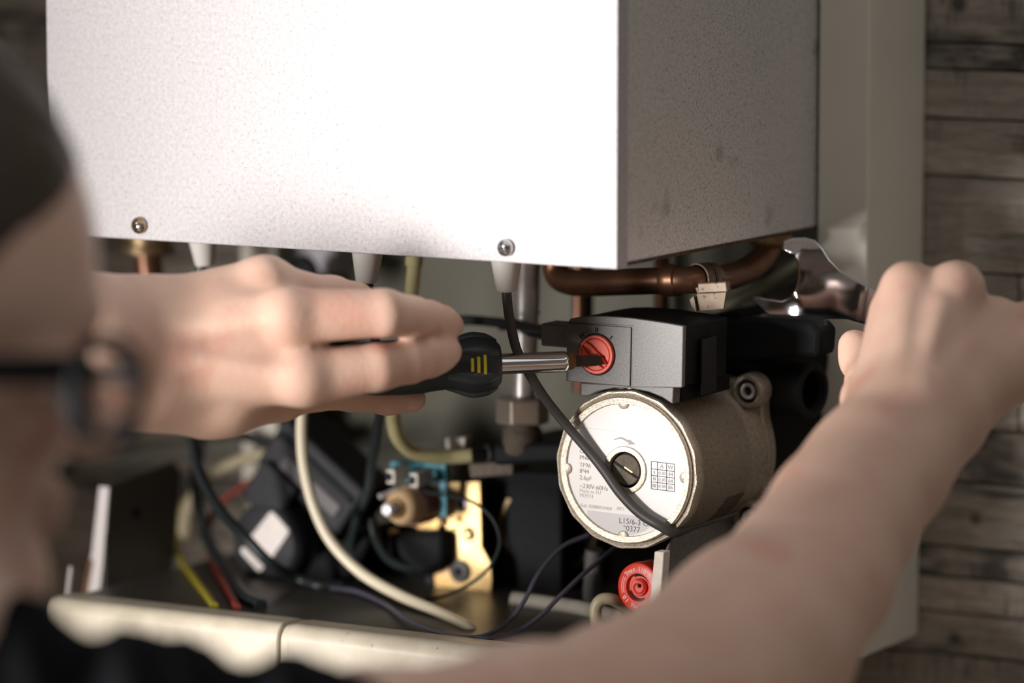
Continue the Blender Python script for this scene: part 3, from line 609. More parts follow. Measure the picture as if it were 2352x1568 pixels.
tag(obj('black_cable', tube(run([(1352, 600, .25), (1352, 700, .25), (1350, 800, .25), (1345, 900, .26)]), .0030, 10), M['cable']), 'black cable beside the thin copper pipe behind the terminal box', 'cable')
bx_ = [(1900, 560, .28), (1830, 610, .28), (1770, 650, .275), (1700, 685, .27), (1640, 720, .27)]
tag(obj('olive_hose', tube(run(bx_), .0046, 12), pm('olive_hose', (0.20, 0.19, 0.12), 0.4)), 'dull olive hose slanting behind the open wrench jaw', 'hose')
lc = thing('copper_stub', 'dark copper stub pipe with a brass flange left of the first boot', 'pipe', PY(345, 690, .15))
obj('pipe', tube(run([(340, 540, .15), (340, 590, .15), (346, 640, .15), (362, 700, .15), (390, 770, .155), (400, 900, .16)]), .0088, 20), M['copper'], lc)
obj('flange', lathe([(.0098, -.004), (.0172, -.0035), (.0176, .001), (.0150, .002), (.0150, .012)], axis_frame(PY(340, 566, .15), (0, 0, 1)), 36), M['brass'], lc)
st = thing('steel_pipe', 'bright steel pipe dropping behind the screwdriver shank to a hexagon nut', 'pipe', PY(1200, 990, .15))
obj('pipe', tube([PY(1212, 560, .15), PY(1210, 700, .15)], .0076, 24), M['steel'], st)
obj('pipe_seam', lathe([(.0077, -.001), (.0081, -.0005), (.0081, .001), (.0077, .0014)], axis_frame(PY(1210, 718, .15), (0, 0, 1)), 24), M['steel'], st)
obj('lower_pipe', tube([PY(1210, 700, .15), PY(1203, 925, .15)], [.0074, .0066], 24), M['steel'], st)
nq = PY(1200, 943, .15)
obj('hexagon_nut', prism([(.0165*cos(radians(60*i+8)), .0165*sin(radians(60*i+8))) for i in range(6)], axis_frame(nq, (0, 0, 1)), -.0075, .0085), pm('zinc_nut', (0.62, 0.55, 0.46), 0.32, 0.8, (0.50, 0.46, 0.44), 60, 0.6), st, smooth=False, bevel=.0016)
obj('threaded_stem', lathe([(.0105, -.012), (.0118, -.010), (.0118, .002), (.0100, .004), (.0095, .012)], axis_frame(PY(1200, 995, .15), (0, 0, 1)), 28), M['dark_steel'], st)

# ------------------------------------------------------------------ valve block, gold bracket, blue connector, sensor
vb = thing('valve_block', 'black valve block carrying the gold bracket under the hexagon nut', 'valve', PY(1190, 1400, .22))
obj('body', slab([(1105, 1075), (1290, 1085), (1290, 1380), (1120, 1395)], .185, .250), M['black'], vb, bevel=.002)
obj('top_flange', slab([(1130, 1020), (1290, 1015), (1296, 1062), (1130, 1070)], .140, .215), M['black_matt'], vb, bevel=.003)
obj('face_plate', slab([(1075, 1066), (1178, 1058), (1178, 1090), (1080, 1098)], .150, .170), M['dark_steel'], vb, bevel=.001)
obj('port_ring', lathe([(.028, -.002), (.0305, 0), (.0305, .006), (.028, .007)], axis_frame(PY(1262, 1205, .200), (.4, -1, 0)), 40, closed=False), M['brass'], vb, label='brass port ring in the dark')
obj('port_plug', lathe([(.028, -.02), (.027, .002), (.022, .004), (0, .004)], axis_frame(PY(1262, 1205, .198), (.4, -1, 0)), 40, closed=False), M['black'], vb)
obj('top_tab', slab([(1022, 1006), (1068, 1004), (1066, 1028), (1024, 1032)], .150, .158), M['connector'], vb, bevel=.0008, label='small pale tab')
YG = .165
gb = thing('gold_bracket', 'gold passivated metal bracket with screw and grey rubber grommet', 'bracket', PY(1060, 1395, YG))
gpx = [(1026, 1108), (1102, 1106), (1106, 1255), (1115, 1272), (1126, 1292), (1129, 1330), (1126, 1392), (1000, 1378), (997, 1302), (1015, 1298), (1018, 1240), (1024, 1215), (1021, 1180)]
obj('plate', slab(gpx, YG, YG+.0016), M['gold'], gb, bevel=.0004)
def gdisc(px, py, prof, mat, nm, par, **k): return obj(nm, lathe(prof, front(PY(px, py, YG)), 28, closed=False), mat, par, **k)
g = gdisc(1058, 1311, [(.0068, 0), (.0070, .0015), (.0062, .0026), (.0026, .0028), (.0022, .001)], M['rubber'], 'grommet', gb, label='grey rubber grommet')
obj('grommet_hole', lathe([(.0024, 0), (.0024, .0024), (0, .0024)], front(PY(1058, 1311, YG)), 20, closed=False), M['void'], g)
g = gdisc(1077, 1226, [(.0042, 0), (.0042, .0010), (.0032, .0022), (0, .0025)], M['dark_steel'], 'bracket_screw', gb, label='cross head bracket screw')
obj('cross_recess', prism(plus, front(PY(1077, 1226, YG)) @ Matrix.Rotation(.5, 4, 'Z'), .0010, .0026), M['gold'], g, smooth=False)
g = gdisc(1060, 1158, [(.0046, 0), (.0046, .0008), (.0030, .0012), (.0022, .0006)], M['steel'], 'eyelet', gb, label='pressed eyelet')
obj('eyelet_hole', lathe([(.0023, 0), (.0023, .0009), (0, .0009)], front(PY(1060, 1158, YG)), 20, closed=False), M['void'], g)
gdisc(1047, 1213, [(.0011, 0), (.0011, .0002), (0, .0002)], M['void'], 'pin_hole', gb)
# blue connector housing
YB_ = .150
bc = thing('blue_connector', 'teal blue connector frame with two pale spade plugs', 'connector', PY(960, 1200, YB_))
obj('housing', prism([(p[0], p[2]) for p in (PY(a, b, YB_) for a, b in ((896, 1060), (1008, 1066), (1010, 1108), (900, 1104)))], FR, -YB_-.012, -YB_,
    holes=[[(p[0], p[2]) for p in (PY(a, b, YB_) for a, b in ((904, 1068), (1000, 1073), (1001, 1100), (906, 1097)))]]), M['blue'], bc, bevel=.0005)
obj('housing_side', slab([(1008, 1064), (1024, 1068), (1025, 1185), (1010, 1190)], YB_-.001, YB_+.003), M['blue'], bc, bevel=.0005)
obj('housing_back', slab([(900, 1064), (1008, 1070), (1008, 1106), (900, 1102)], YB_+.009, YB_+.012), M['blue'], bc)
for px, py in ((897, 1095), (950, 1103)):
    a = PY(px, py, .128); b = PY(px+38, py-14, .150)
    q = axis_frame(a, b-a)
    sp = obj('spade_plug', obox(q, .0058, .0088, .020, (0, 0, .010)), M['connector'], bc, smooth=False, bevel=.0008, label='pale nylon spade plug')
    obj('plug_opening', obox(q, .0034, .0050, .002, (.0008, 0, .0002)), M['void'], sp, smooth=False)
# sensor
se = thing('amber_sensor', 'amber resin temperature sensor with white tip below the blue connector', 'sensor', PY(950, 1210, .14))
sa = PY(905, 1168, .122); sb_ = PY(1000, 1150, .166); q = axis_frame(sa, sb_-sa)
obj('resin_body', lathe([(.0060, .002), (.0095, .0045), (.0112, .008), (.0116, .018), (.0116, .020)], q, 32), M['amber'], se)
obj('red_ring', lathe([(.0117, .0190), (.0124, .0195), (.0124, .024), (.0117, .0245)], q, 32), pm('dull_red_ring', (0.30, 0.05, 0.03), 0.35), se)
obj('pale_ring', lathe([(.0114, .0155), (.0121, .016), (.0121, .0185), (.0114, .019)], q, 32), pm('pale_pink_ring', (0.50, 0.33, 0.27), 0.3, trans=.2), se)
obj('base_collar', lathe([(.0108, .0245), (.0120, .025), (.0120, .034), (.0100, .035)], q, 32), pm('brown_collar', (0.22, 0.07, 0.04), 0.35), se)
obj('gold_eyelet', lathe([(.0046, .0035), (.0046, .0004), (.0054, -.0004), (.0064, .0004), (.0066, .003)], q, 28, closed=False), M['gold'], se)
obj('white_tip', lathe([(.0040, .004), (.0046, -.002), (.0044, -.006), (.0032, -.0085), (0, -.0092)], q, 24, closed=False), pm('white_tip', (0.85, 0.82, 0.82), 0.25), se)
obj('side_terminal', tube(run([(872, 1140, .13), (890, 1134, .135), (910, 1124, .14)]), .0018, 8), M['steel'], se)
obj('mount_plate', slab([(962, 1140), (1010, 1120), (1006, 1216), (950, 1212)], .168, .1695), M['gold'], se)
for px, py in ((902, 1221), (1016, 1200)):
    obj('gold_pin', tube(run([(px-5, py, .15), (px+8, py-2, .155)]), .0020, 8), M['gold'], se)
obj('lower_body', slab([(885, 1228), (1015, 1220), (1018, 1300), (985, 1320), (940, 1330), (890, 1290)], .152, .20), M['black'], se, bevel=.004)
tag(obj('black_loop', tube(run([(855, 1190, .14), (862, 1230, .14), (890, 1280, .145), (930, 1302, .15), (965, 1300, .155)]), .0030, 10), M['cable']), 'short black cable loop under the amber sensor', 'cable')
tag(obj('black_strut', slab([(978, 1300), (1008, 1300), (1004, 1342), (975, 1346)], .168, .19), M['charcoal'], bevel=.001), 'small charcoal strut left of the gold bracket foot', 'strut')

# ------------------------------------------------------------------ black actuator with stickers
ac = thing('valve_actuator', 'black round valve actuator with a white sticker on its cap', 'actuator', PY(650, 1385, .19))
YA = .135
ap = PY(606, 1248, YA); af = axis_frame(ap, (.0, -1, .06))
obj('round_cap', lathe([(.0255, -.055), (.0262, -.010), (.0250, -.004), (.0225, -.0005), (.0215, 0), (0, 0)], af, 48, closed=False), M['charcoal'], ac)
obj('cap_band', lathe([(.0262, -.016), (.0285, -.015), (.0285, -.024), (.0262, -.026)], af, 48, closed=False), M['black_matt'], ac)
al = radians(-36); bxc = PY(752, 1085, .165); bq = frame(bxc, (cos(al), 0, sin(al)), (-sin(al), 0, cos(al)))
obj('gear_case', obox(bq, .072, .036, .040), M['charcoal'], ac, smooth=False, bevel=.003)
obj('case_rib', obox(bq, .064, .005, .004, (0, .008, .0205)), M['black_matt'], ac, smooth=False, bevel=.001)
obj('case_plate', obox(bq, .050, .010, .003, (.004, -.004, .0205)), pm('grey_case_plate', (0.075, 0.068, 0.07), 0.4), ac, smooth=False, bevel=.001)
n2 = PY(660, 1120, .16); bq2 = frame(n2, (cos(al), 0, sin(al)), (-sin(al), 0, cos(al)))
obj('shoulder', obox(bq2, .030, .030, .045), M['charcoal'], ac, smooth=False, bevel=.003)
obj('lower_case', slab([(560, 1320), (700, 1290), (830, 1210), (850, 1240), (800, 1340), (700, 1400), (590, 1390)], .15, .22), M['black'], ac, bevel=.004)
def on_cap(pxs, z0, z1):
    o = []
    for a, b in pxs:
        p = PY(a, b, YA-.001); l = af.inverted() @ V(p); o.append((l.x, l.y))
    return prism(o, af, z0, z1)
obj('sticker', on_cap([(617, 1176), (623, 1177), (660, 1216), (661, 1223), (622, 1283), (617, 1283), (570, 1244), (570, 1238)], -.0002, .0004), pm('sticker_white', (0.72, 0.66, 0.62), 0.5, 0, (0.55, 0.50, 0.47), 260, 0.5), ac, smooth=False, label='white sticker')
obj('sticker', on_cap([(553, 1259), (560, 1256), (606, 1300), (604, 1307), (596, 1312), (590, 1308), (553, 1268)], -.0002, .0004), MATS['sticker_white'], ac, smooth=False, label='narrow white sticker')

# ------------------------------------------------------------------ left bracket, floor bits, white pipe
lb_ = thing('tray_bracket', 'dark upright bracket with a painted-in lit edge at the left of the tray', 'bracket', PY(300, 1380, .14))
a = PY(243, 1120, .10); b = PY(206, 1385, .10)
obj('web', prism([(p[1], p[2]) for p in (PX(aa, bb, a[0]) for aa, bb in ((243, 1118), (400, 1060), (415, 1082), (405, 1250), (385, 1400), (240, 1420)))], PS, a[0]-.0012, a[0]), M['bracket_dark'], lb_, smooth=False)
obj('lit_edge', slab([(228, 1117), (250, 1119), (236, 1290), (226, 1382), (190, 1390), (212, 1260)], .0985, .100), M['bright_edge'], lb_, smooth=False, label='bracket edge painted bright as lit')
obj('edge_return', slab([(205, 1285), (214, 1285), (196, 1388), (184, 1388)], .0980, .0990), M['copper'], lb_, smooth=False)
obj('web_hole', lathe([(.004, .0002), (0, .0002)], axis_frame(PX(312, 1178, a[0]), (1, 0, 0)), 20, closed=False), M['void'], lb_)
tag(obj('thin_rod', tube([PY(163, 1300, .06), PY(152, 1392, .06)], .0014, 8), M['steel']), 'thin bright rod at the far left end of the tray', 'rod')
tag(obj('cross_channel', slab([(170, 1040), (720, 985), (740, 1025), (400, 1060), (170, 1095)], .262, .29), pm('dim_channel_paint', (0.10, 0.095, 0.075), 0.5), bevel=.002), 'dim painted channel crossing behind the left wires', 'channel')
tag(obj('white_pipe', tube(run([(1180, 1378, .16), (1260, 1388, .15), (1350, 1402, .14), (1440, 1425, .13), (1520, 1440, .13)]), .0052, 16), M['white_pipe']), 'dirty white pipe lying low behind the violet wires', 'pipe')
tag(obj('beige_hook', tube(run([(1372, 1440, .085), (1368, 1400, .085), (1380, 1378, .086), (1405, 1376, .09), (1430, 1392, .10), (1450, 1420, .11)]), .0036, 12), M['hose_beige']), 'beige hose bend just left of the red cap', 'hose')
tag(obj('grey_post', tube(run([(1366, 1262, .17), (1362, 1330, .17), (1358, 1400, .17)]), .0055, 12), pm('dim_grey_post', (0.10, 0.095, 0.095), 0.5)), 'dim grey post behind the violet wires', 'post')
for (pxs, Y, lb, nm) in (([(875, 1360), (960, 1372), (966, 1420), (870, 1412)], .20, 'pale block lying behind the cream hose', 'pale_block'),
                     ([(500, 1300), (522, 1302), (530, 1392), (508, 1392)], .18, 'small pale strip standing left of the actuator foot', 'pale_strip'),
                     ([(1150, 1398), (1260, 1404), (1255, 1440), (1140, 1432)], .20, 'grey block behind the low white pipe', 'grey_block')):
    tag(obj(nm, slab(pxs, Y, Y+.02), pm(nm+'_paint', (0.30, 0.27, 0.25) if 'pale' in nm else (0.10, 0.095, 0.09), 0.5), bevel=.0015), lb, 'block')

# ------------------------------------------------------------------ screwdriver
tipP = PY(1384, 827, YT-.0034)
rear = PD(800, 848, 2.365)
sd = V(rear-tipP).normalized(); SL = (V(rear)-V(tipP)).length
sq = frame(tipP, None, CU, sd) if False else None
zax = sd; yax = V(CU); xax = yax.cross(zax).normalized(); yax = zax.cross(xax)
SQ = Matrix(((xax.x, yax.x, zax.x, tipP[0]), (xax.y, yax.y, zax.y, tipP[1]), (xax.z, yax.z, zax.z, tipP[2]), (0, 0, 0, 1)))
def along(px): # distance from the tip of the axis point seen at this pixel column
    best = min(np.linspace(0, .16, 641), key=lambda t: abs(((V(tipP)+sd*t-V(CAM)).dot(V(CR))/((V(tipP)+sd*t-V(CAM)).dot(V(CD)))*FPX+W/2)-px)); return float(best)
sdv = thing('screwdriver', 'dark grip screwdriver with yellow marks and chrome bit shank turning the red dial', 'screwdriver', V(tipP)+sd*.09)
a0, a1, a2 = along(1318), along(1302), along(1150)
bl = obj('blade', prism([(-.0010, 0), (.0010, 0), (.0030, .010), (.0030, a0), (-.0030, a0), (-.0030, .010)] if False else [(-.0024, 0), (.0024, .0006), (.0031, .006), (.0031, a0), (-.0031, a0), (-.0031, .004)],
    SQ @ Matrix(((0, 0, 1, 0), (1, 0, 0, 0), (0, 1, 0, 0), (0, 0, 0, 1))), -.0011, .0011), pm('dark_bit_steel', (0.10, 0.075, 0.055), 0.32, 0.9), sdv, bevel=.0003)
obj('bit_collar', lathe([(.0034, a0-.001), (.0050, a0+.0006), (.0056, a1-.001), (.0054, a1)], SQ, 6), pm('bronzed_bit', (0.20, 0.13, 0.05), 0.3, 0.9), sdv, smooth=False)
obj('shank', lathe([(.0050, a1-.0004), (.0057, a1+.0006), (.0059, a1+.002), (.0059, a2+.004)], SQ, 36), M['chrome'], sdv, label='chrome bit holder shank')
gp = [(.0040, a2-.0002), (.0110, a2+.0006), (.0138, a2+.003), (.0158, a2+.009), (.0165, a2+.015), (.0162, a2+.019), (.0145, a2+.025), (.0134, a2+.031), (.0140, a2+.038), (.0152, a2+.046), (.0156, a2+.058), (.0150, a2+.075), (.0140, a2+.088), (.0115, a2+.094), (.0, a2+.095)]
hd = obj('handle', lathe(gp, SQ, 40, closed=False), M['grip'], sdv, label='dark rubber handle')
for k in range(6):
    a = radians(60*k+30); R_ = .0152
    q = SQ @ Matrix.Rotation(a, 4, 'Z')
    pts_ = [q @ Vector((r_, 0, z)) for r_, z in gp[2:8]]
    obj('grip_panel', tube([p + (p-(V(tipP)+sd*(p-V(tipP)).dot(sd))).normalized()*-.0026 for p in pts_], [.003, .0045, .0048, .0045, .004, .003], 10, flat=1.0), M['grip_panel'], hd)
vdir = -(V(CD) - sd*V(CD).dot(sd)).normalized()
for i, (px, hh) in enumerate(((1077, .0070), (1091, .0086), (1106, .0104))):
    t = along(px); rr = np.interp(t, [g[1] for g in gp], [g[0] for g in gp])
    up = sd.cross(vdir).normalized(); P0 = V(tipP)+sd*t
    arc_ = [P0 + (vdir*cos(b_)+up*sin(b_))*(rr+.0004) for b_ in np.linspace(-hh/2/rr, hh/2/rr, 9)]
    obj('yellow_mark', tube(arc_, .0009, 8, smooth=False), M['yellow'], hd)

# ------------------------------------------------------------------ open-end wrench
wd_ = 2.452
wpx = [(1800, 553), (1822, 546), (1850, 545), (1872, 551), (1890, 570), (1906, 596), (1930, 620), (1966, 642), (2004, 662), (2060, 688), (2150, 732), (2250, 782), (2344, 828), (2420, 866), (2440, 905), (2418, 930), (2380, 922), (2335, 900), (2240, 856), (2140, 806), (2050, 768), (1990, 746), (1945, 733), (1900, 732), (1862, 740), (1826, 742), (1790, 736), (1758, 720), (1738, 702), (1727, 686), (1732, 678), (1760, 684), (1795, 689), (1814, 682), (1828, 660), (1834, 632), (1831, 604), (1822, 586), (1806, 580), (1796, 574)]
def wdep(px): return np.interp(px, [1727, 1850, 2000, 2440], [2.462, 2.45, 2.415, 2.345])
top_ = []; bot_ = []
for (x, y) in wpx:
    D = wdep(x); th_ = .0042 if x < 1900 else .0034
    top_.append(PD(x, y, D-th_)); bot_.append(PD(x, y, D+th_))
bm = bmesh.new(); tv = [bm.verts.new(V(p)) for p in top_]; bv = [bm.verts.new(V(p)) for p in bot_]; n = len(tv)
bm.faces.new(tv); bm.faces.new(bv[::-1])
for i in range(n): bm.faces.new((tv[i], bv[i], bv[(i+1) % n], tv[(i+1) % n]))
bm.normal_update(); bmesh.ops.triangulate(bm, faces=[f for f in bm.faces if len(f.verts) > 4])
wr = thing('open_wrench', 'chrome open-end wrench held by the hand at the right', 'wrench', PD(2000, 745, 2.415))
o = obj('shaft_and_jaw', from_bm(bm), M['chrome'], wr); 
b = o.modifiers.new('bevel', 'BEVEL'); b.width = .0034; b.segments = 5; b.limit_method = 'ANGLE'; b.angle_limit = radians(50)
rb = [PD(x, y, wdep(x)-.0012) for x, y in ((2012, 708), (2030, 716), (2060, 728), (2160, 776), (2260, 824), (2340, 862))]
obj('shaft_ridge', tube(rb, [.0012, .0040, .0044, .0044, .0044, .003], 12), M['chrome'], wr)

# ------------------------------------------------------------------ small parts glimpsed above the hand
tag(obj('pale_module', slab([(672, 560), (772, 566), (770, 632), (676, 624)], .27, .295), pm('pale_module_plastic', (0.42, 0.40, 0.44), 0.5), bevel=.002), 'pale lilac grey plastic module behind the hand under the casing', 'module')
tag(obj('black_grommet', lathe([(.011, 0), (.0125, .002), (.0125, .008), (.008, .010), (.006, .004)], front(PY(700, 628, .24)), 28), M['black_matt']), 'round black grommet in front of the pale lilac module', 'grommet')

# ------------------------------------------------------------------ the person: one continuous skin grown from a distance field
M['skin'] = pm('skin', (0.65, 0.445, 0.345), 0.46, 0.0, (0.57, 0.335, 0.255), 38, 0.55, 0.55, 420, spec=0.35, sss=0.12, spots=[(24, 0.60, (0.60, 0.25, 0.19), 0.35)])
M['nail'] = pm('fingernail', (0.50, 0.30, 0.27), 0.25)
M['hair'] = pm('short_brown_hair', (0.030, 0.020, 0.012), 0.55, 0.0, (0.07, 0.046, 0.026), 260, 0.8, 0.8, 500, stretch=(1, 1, .25))
M['shirt'] = pm('black_cotton', (0.0055, 0.006, 0.007), 0.9, 0.0, (0.0035, 0.004, 0.0045), 300, 0.6, 0.4, 1500, spec=0.06)
M['frame_black'] = pm('black_acetate', (0.005, 0.005, 0.006), 0.5, spec=0.15)

def cone(a, b, ra, rb): return ('c', np.asarray(a, np.float32), np.asarray(b, np.float32), ra, rb)
def ell(c, fr3, rad): return ('e', np.asarray(c, np.float32), np.asarray(fr3, np.float32), np.asarray(rad, np.float32))
def prim_d(p, X):
    if p[0] == 'c':
        a, b, ra, rb = p[1:]; ba = b-a; pa = X-a; t = np.clip((pa@ba)/max(float(ba@ba), 1e-12), 0, 1)
        return np.linalg.norm(pa-t[:, None]*ba, axis=1)-(ra+(rb-ra)*t)
    c, fr3, rad = p[1:]; q = (X-c)@fr3.T; k0 = np.linalg.norm(q/rad, axis=1); k1 = np.linalg.norm(q/(rad*rad), axis=1)+1e-9
    return k0*(k0-1)/k1
def prim_bound(p):
    if p[0] == 'c': return (p[1]+p[2])/2, float(np.linalg.norm(p[2]-p[1]))/2+max(p[3], p[4])
    return p[1], float(p[3].max())
def smin(a, b, k):
    h = np.maximum(k-np.abs(a-b), 0)/k; return np.minimum(a, b)-h*h*k*0.25
def field(tree, X, c=None, R=0):
    """tree: list of (prim or sub-tree, k) joined smoothly; prims far from the block are skipped"""
    d = np.full(len(X), 1.0, np.float32)
    for it, k in tree:
        if isinstance(it, list): e = field(it, X, c, R)
        elif callable(it): d = it(X, d); continue
        else:
            if c is not None:
                bc_, br_ = prim_bound(it)
                if np.linalg.norm(bc_-c)-br_-R > 0.05: continue
            e = prim_d(it, X).astype(np.float32)
        d = smin(d, e, k)
    return d
def surface(tree, lo, hi, h, relax=2):
    """sparse surface nets"""
    B = 12; lo = np.asarray(lo, float); nb = np.ceil((np.asarray(hi)-lo)/(h*B)).astype(int)
    R = h*B*math.sqrt(3)/2
    gi = np.stack(np.meshgrid(*[np.arange(n) for n in nb], indexing='ij'), -1).reshape(-1, 3)
    cen = (lo+(gi+.5)*h*B).astype(np.float32)
    d = field(tree, cen); act = gi[np.abs(d) < R*1.15+.006]
    loc = np.stack(np.meshgrid(*[np.arange(B+1)]*3, indexing='ij'), -1).reshape(-1, 3)
    S = np.int64(1 << 20)
    keys, verts, quads = [], [], []
    offs = [np.array(o) for o in np.ndindex(2, 2, 2)]
    edges = [(i, j) for i in range(8) for j in range(i+1, 8) if np.abs(offs[i]-offs[j]).sum() == 1]
    for g in act:
        base = g*B; X = (lo+(base+loc)*h).astype(np.float32); c = (lo+(base+B/2)*h).astype(np.float32)
        F = field(tree, X, c, R).reshape(B+1, B+1, B+1); I = F < 0
        if I.all() or not I.any(): continue
        cor = np.stack([F[o[0]:o[0]+B, o[1]:o[1]+B, o[2]:o[2]+B] for o in offs], -1); ins = cor < 0
        mixed = ins.any(-1) & ~ins.all(-1); ci = np.argwhere(mixed); f = cor[mixed]
        acc = np.zeros((len(ci), 3)); cnt = np.zeros(len(ci))
        for i, j in edges:
            m = (f[:, i] < 0) != (f[:, j] < 0); t = np.where(m, f[:, i]/np.where(m, f[:, i]-f[:, j], 1), 0)
            acc += np.where(m[:, None], offs[i]+(offs[j]-offs[i])*t[:, None], 0); cnt += m
        verts.append(lo+(base+ci+acc/cnt[:, None])*h); gc = base+ci+1
        keys.append((gc[:, 0]*S+gc[:, 1])*S+gc[:, 2])
        for ax_ in range(3):
            sl0 = [slice(0, B)]*3; sl1 = list(sl0); sl1[ax_] = slice(1, B+1)
            A_, B2 = I[tuple(sl0)], I[tuple(sl1)]; e = np.argwhere(A_ != B2)
            if not len(e): continue
            flip = A_[tuple(e.T)]; u_, v_ = (ax_+1) % 3, (ax_+2) % 3; q = []
            for du, dv in ((0, 0), (-1, 0), (-1, -1), (0, -1)):
                cc = base+e+1; cc = cc.copy(); cc[:, u_] += du; cc[:, v_] += dv; q.append((cc[:, 0]*S+cc[:, 1])*S+cc[:, 2])
            q = np.stack(q, 1); q[~flip] = q[~flip][:, ::-1]; quads.append(q)
    keys = np.concatenate(keys); verts = np.concatenate(verts); quads = np.concatenate(quads)
    od = np.argsort(keys); keys = keys[od]; verts = verts[od]
    ix = np.searchsorted(keys, quads); ix = np.clip(ix, 0, len(keys)-1); ok = (keys[ix] == quads).all(1); fq = ix[ok]
    for _ in range(relax):
        s = np.zeros_like(verts); n = np.zeros(len(verts))
        for a, b in ((0, 1), (1, 2), (2, 3), (3, 0)):
            np.add.at(s, fq[:, a], verts[fq[:, b]]); np.add.at(n, fq[:, a], 1); np.add.at(s, fq[:, b], verts[fq[:, a]]); np.add.at(n, fq[:, b], 1)
        verts = verts*.5+.5*s/np.maximum(n, 1)[:, None]
    me = bpy.data.meshes.new('m'); me.vertices.add(len(verts)); me.vertices.foreach_set('co', verts.ravel().astype(np.float32))
    me.loops.add(len(fq)*4); me.loops.foreach_set('vertex_index', fq.ravel().astype(np.int32))
    me.polygons.add(len(fq)); me.polygons.foreach_set('loop_start', np.arange(0, len(fq)*4, 4, dtype=np.int32))
    me.update(calc_edges=True); me.validate(); return me

def chain(pts, k=.003):
    """pts: (px, py, depth, radius)"""
    P = [(PD(a, b, c), r_) for a, b, c, r_ in pts]
    return [(cone(P[i][0], P[i+1][0], P[i][1], P[i+1][1]), k) for i in range(len(P)-1)]

# --- left hand on the screwdriver (back of the hand towards the camera)
L_f = [
    chain([(700, 866, 2.287, .0155), (866, 844, 2.297, .0129), (940, 831, 2.309, .0116), (985, 819, 2.319, .0113), (1010, 811, 2.325, .0103), (1026, 807, 2.330, .0086)]),     # index
    chain([(664, 728, 2.283, .0155), (882, 718, 2.291, .0129), (945, 728, 2.308, .0115), (985, 737, 2.321, .0112), (1014, 743, 2.331, .0100), (1031, 747, 2.337, .0084)]),     # middle
    chain([(610, 652, 2.306, .0145), (690, 676, 2.316, .0124), (762, 684, 2.332, .0122), (815, 692, 2.352, .0108), (850, 715, 2.380, .0100)]),                                 # ring
    chain([(585, 690, 2.365, .0130), (660, 705, 2.385, .0108), (730, 720, 2.400, .0100), (780, 745, 2.405, .0090)]),                                                           # little
    chain([(520, 925, 2.303, .0170), (640, 905, 2.328, .0150), (725, 893, 2.350, .0120), (810, 900, 2.372, .0108), (890, 912, 2.385, .0098), (948, 916, 2.392, .0078)], .004), # thumb
]
L_palm = [(c_, .010) for c_ in [
    cone(PD(345, 742, 2.294), PD(608, 652, 2.306), .0225, .0145), cone(PD(350, 775, 2.290), PD(662, 730, 2.285), .0235, .0155), cone(PD(350, 835, 2.290), PD(698, 864, 2.289), .0245, .0155),
    cone(PD(355, 885, 2.294), PD(525, 925, 2.306), .0220, .0172), cone(PD(360, 790, 2.312), PD(580, 760, 2.320), .0250, .0230), cone(PD(420, 850, 2.312), PD(610, 840, 2.318), .0235, .0225),
    cone(PD(365, 885, 2.292), PD(470, 935, 2.305), .021, .0168), cone(PD(620, 690, 2.302), PD(680, 800, 2.300), .0130, .0140), cone(PD(500, 730, 2.302), PD(540, 880, 2.302), .0185, .0185)]]
L_knuckle = [(ell(PD(a, b, c), np.stack([CR, CU, CD]), (.0095, .0085, .0070)), .008) for a, b, c in ((688, 868, 2.2765), (654, 727, 2.2725), (603, 643, 2.2965))]
L_tendon = [(cone(PD(380, 770, 2.2685), PD(640, 728, 2.2700), .0032, .0026), .006), (cone(PD(385, 820, 2.2670), PD(672, 862, 2.2740), .0032, .0026), .006), (cone(PD(380, 745, 2.2730), PD(590, 652, 2.2930), .003, .0026), .006)]
L_arm = [(cone(PD(330, 735, 2.290), PD(180, 728, 2.272), .0215, .0230), .014), (cone(PD(335, 880, 2.290), PD(180, 890, 2.272), .0205, .0240), .014), (cone(PD(330, 808, 2.286), PD(180, 810, 2.268), .026, .030), .014),
         (cone(PD(200, 810, 2.272), PD(-200, 880, 2.255), .036, .043), .020), (cone(PD(-200, 880, 2.255), PD(-620, 990, 2.190), .043, .041), .02)]
# --- right hand round the wrench
R_f = [
    chain([(2086, 662, 2.292, .0136), (2078, 690, 2.330, .0115), (2066, 720, 2.385, .0110), (2060, 790, 2.405, .0104), (2058, 840, 2.385, .0092)]),
    chain([(2198, 660, 2.290, .0136), (2200, 690, 2.325, .0118), (2195, 735, 2.375, .0112), (2180, 820, 2.390, .0105), (2168, 870, 2.370, .0092)]),
    chain([(2290, 742, 2.298, .0128), (2305, 745, 2.320, .0112), (2310, 780, 2.360, .0108), (2290, 840, 2.370, .0100), (2270, 880, 2.350, .0090)]),
    chain([(2348, 800, 2.290, .0118), (2366, 735, 2.302, .0105), (2385, 770, 2.335, .0100), (2375, 830, 2.355, .0092), (2360, 870, 2.345, .0084)]),
    chain([(2050, 965, 2.285, .0185), (1998, 928, 2.312, .0140), (1992, 880, 2.345, .0110), (1976, 825, 2.375, .0105), (1962, 792, 2.380, .0090)], .008),
]
